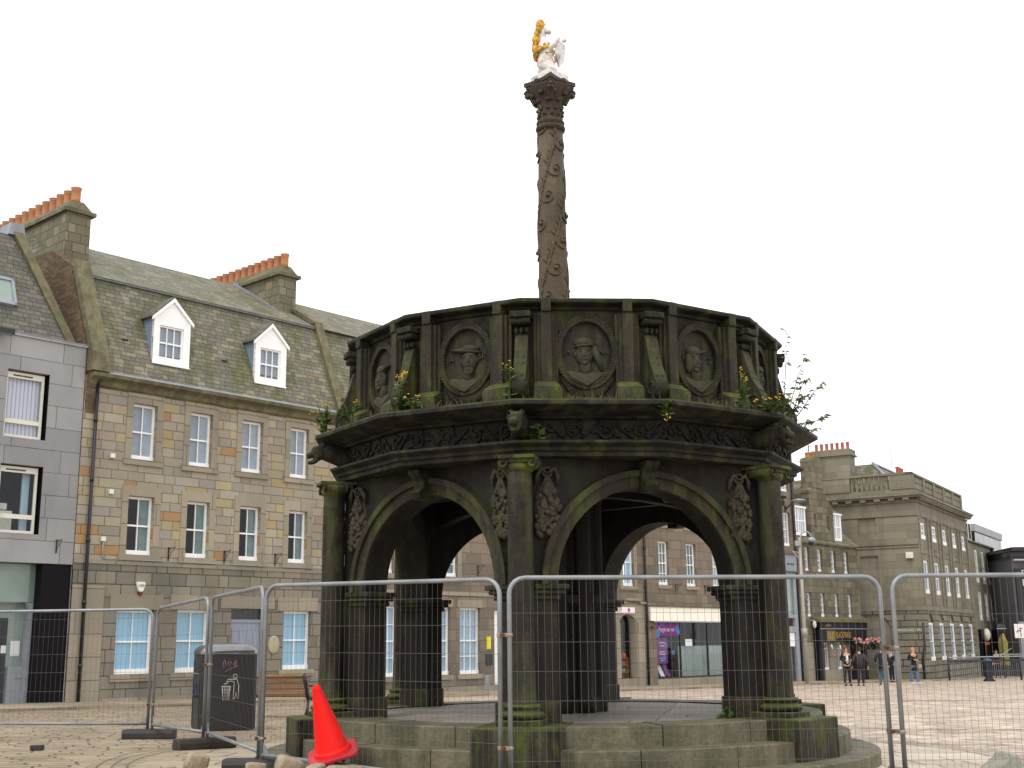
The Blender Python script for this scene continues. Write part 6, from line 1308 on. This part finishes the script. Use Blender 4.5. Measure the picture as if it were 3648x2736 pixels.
# ================================================================== people
def person(x, y, face, label, H=1.72, jacket='cloth_black', trousers='cloth_black', hair='hair_dark', shoe='shoe_black', shirt=None, hands=((.3,-.02,.86),(-.3,-.02,.86)), stride=.0, longc=.0, bulk=1., hairlen=0, bag=None, hood=False):
    o = empty('person', (x, y, gz(x,y)), face); tag(o, label, 'person'); s_ = H/1.75; V3 = lambda p: tuple(c*s_ for c in p)
    def nd(L): return [tuple(c*s_ for c in q) for q in L]
    hl, hr = hands
    def mid(sx, h): 
        a = Vector((sx*.2,0,1.42)); b = Vector(h); m_ = (a+b)/2; d = (b-a).length; k = max(0., .3**2 - (d/2)**2)**.5; return m_ + Vector((sx*k*.5, k*.8, -k*.3))
    el, er = mid(1, hl), mid(-1, hr); f1, f2 = stride, -stride
    body = [(0,.01,.96,.13,.11), (0,.01,1.15,.12,.1), (0,.0,1.36,.14,.1), (0,.01,1.48,.055,.055), (0,-.005,1.56,.07,.075), (0,-.02,1.66,.082,.095), (0,-.01,1.72,.06,.07),
            (.18,.0,1.42,.055,.055), (*el,.042,.042), (*hl,.03,.03), (-.18,0,1.42,.055,.055), (*er,.042,.042), (*hr,.03,.03),
            (.09,.0,.9,.085,.085), (.1,-f1*.5,.5,.055,.06), (.1,-f1*.8+.02,.1,.04,.042), (.11,-f1*.8-.12,.04,.035,.03), (-.09,0,.9,.085,.085), (-.1,-f2*.5,.5,.055,.06), (-.1,-f2*.8+.02,.1,.04,.042), (-.11,-f2*.8-.12,.04,.035,.03),
            (0,-.115,1.645,.014,.014)]
    ed = [(0,1),(1,2),(2,3),(3,4),(4,5),(5,6),(2,7),(7,8),(8,9),(2,10),(10,11),(11,12),(0,13),(13,14),(14,15),(15,16),(0,17),(17,18),(18,19),(19,20),(5,21)]
    for w_, h, sx in ((9,hl,1), (12,hr,-1)):
        h = Vector(h); e_ = el if sx == 1 else er; d = (h-e_).normalized(); sd = d.cross(Vector((0,1,0)) if abs(d.y) < .8 else Vector((1,0,0))).normalized()
        b = len(body); body.append((*(h+d*.06), .028, .018)); ed.append((w_, b))
        for k in range(4): p = h + d*(.1) + sd*(.022*(k-1.5)); body.append((*p,.009,.009)); e2 = h + d*(.155-.01*abs(k-1.2)) + sd*(.024*(k-1.5)); body.append((*e2,.007,.007)); ed += [(b, len(body)-2), (len(body)-2, len(body)-1)]
        p = h + d*.07 + sd*.045*sx; body.append((*p,.009,.009)); ed.append((b, len(body)-1))
    skin_obj('body', nd(body), ed, 'skin', o, 2)
    jn = [(0,.01,.86-longc*.3,.165*bulk,.135*bulk), (0,.01,1.1,.15*bulk,.125*bulk), (0,.0,1.36,.17*bulk,.125*bulk), (0,.015,1.475,.075,.075), (.19,.0,1.42,.075*bulk,.075*bulk), (*el,.062*bulk,.062*bulk), (*(Vector(hl)*.94+el*.06),.046,.046), (-.19,0,1.42,.075*bulk,.075*bulk), (*er,.062*bulk,.062*bulk), (*(Vector(hr)*.94+er*.06),.046,.046)]
    je = [(0,1),(1,2),(2,3),(2,4),(4,5),(5,6),(2,7),(7,8),(8,9)]
    if longc: jn.append((0,.01,.9-longc,.19*bulk,.15*bulk)); je.append((0,10))
    skin_obj('jacket', nd(jn), je, jacket, o, 2)
    tn = [(0,.01,1.0,.145,.125), (.09,.0,.86,.1,.1), (.1,-f1*.5,.5,.072,.075), (.1,-f1*.8+.02,.1,.058,.06), (-.09,0,.86,.1,.1), (-.1,-f2*.5,.5,.072,.075), (-.1,-f2*.8+.02,.1,.058,.06)]
    skin_obj('trousers', nd(tn), [(0,1),(1,2),(2,3),(0,4),(4,5),(5,6)], trousers, o, 2)
    q = MB()
    for sx, f in ((.1,f1), (-.1,f2)): q.ell(V3((sx*1.05,-f*.8-.06,.05)), V3((.052,.14,.05)), 10, 6)
    q.build('shoes', shoe, o)
    q = MB(); q.ell(V3((0,.015,1.685)), V3((.098,.11,.1)), 14, 10); q.V = [v if v.y > -.045*s_ or v.z > 1.70*s_ else Vector((v.x, -.045*s_, v.z)) for v in q.V]
    if hairlen: q.ell(V3((0,.05,1.58)), V3((.1,.07,.12)), 12, 8)
    q.build('hood' if hood else 'hair', hair, o)
    q = MB()
    for sx in (-1, 1): q.ell(V3((sx*.032,-.102,1.665)), V3((.012,.008,.007)), 6, 4)
    q.ell(V3((0,-.1,1.605)), V3((.025,.01,.008)), 6, 4); q.build('face_features', 'hair_dark', o)
    q = MB()
    for sx in (-1, 1): q.ell(V3((sx*.092,.0,1.655)), V3((.014,.022,.034)), 6, 5)
    q.build('ears', 'skin', o)
    if shirt: q = MB(); q.ell(V3((0,-.105*bulk,1.2)), V3((.062,.045,.2)), 12, 8); q.build('shirt', shirt, o)
    if bag: q = MB(); q.box(*[c*s_ for c in (.1,.32,-.2,-.1,.78,.96)]); q.tube([V3((.12,-.15,.95)), V3((.0,-.15,1.4)), V3((-.1,.1,1.45))], .012, 5); bo = q.build('shoulder_bag', bag, o, bevel=.02)
    return o
person(15.02, 56.2, R(8), 'person in a dark jacket over a white shirt facing the camera before the pub', 1.70, jacket='cloth_black', hair='hair_brown', shirt='cloth_white', hands=((.12,-.26,1.16),(-.12,-.26,1.14)), stride=.06)
person(15.62, 56.2, R(170), 'person in a plum puffer jacket and black trousers walking away before the pub door', 1.68, jacket='cloth_plum', hair='hair_dark', hands=((.34,-.05,.9),(-.36,.02,.88)), bulk=1.38, stride=.1, hood=True)
person(17.05, 57.6, R(172), 'person in a long navy jacket and blue jeans walking away behind the twin posts', 1.74, jacket='cloth_navy', trousers='denim', hands=((.24,-.2,1.05),(-.3,-.05,.9)), stride=.22, bulk=1.1, longc=.08)
person(19.55, 64.5, R(-60), 'person in a long black coat beside the pale utility cabinet', 1.64, jacket='cloth_navy', hair='hair_brown', hands=((.1,-.24,1.1),(-.1,-.24,1.08)), longc=.5)
person(19.15, 59.6, R(20), 'person with orange hair in a black coat and blue jeans with a tan shoulder bag', 1.70, jacket='cloth_black', trousers='denim', hair='hair_orange', shoe='shoe_white', hands=((.1,-.22,1.2),(-.1,-.24,1.18)), stride=.16, longc=.18, bag='bag_tan')
person(29.9, 77.0, R(-20), 'person in black with reddish face outside the dark pub front at the right', 1.68, jacket='cloth_black', hair='hair_brown', hands=((.12,-.26,1.1),(-.25,-.1,.95)))
person(31.6, 76.4, R(40), 'person in a plum coat standing right of the folded parasol', 1.66, jacket='cloth_plum', hands=((.28,-.05,.9),(-.3,-.05,.9)), bulk=1.1)
person(31.9, 74.8, R(160), 'person in dark clothes at the right edge behind the railing', 1.74, jacket='cloth_navy', hands=((.3,-.05,.9),(-.3,-.05,.9)))
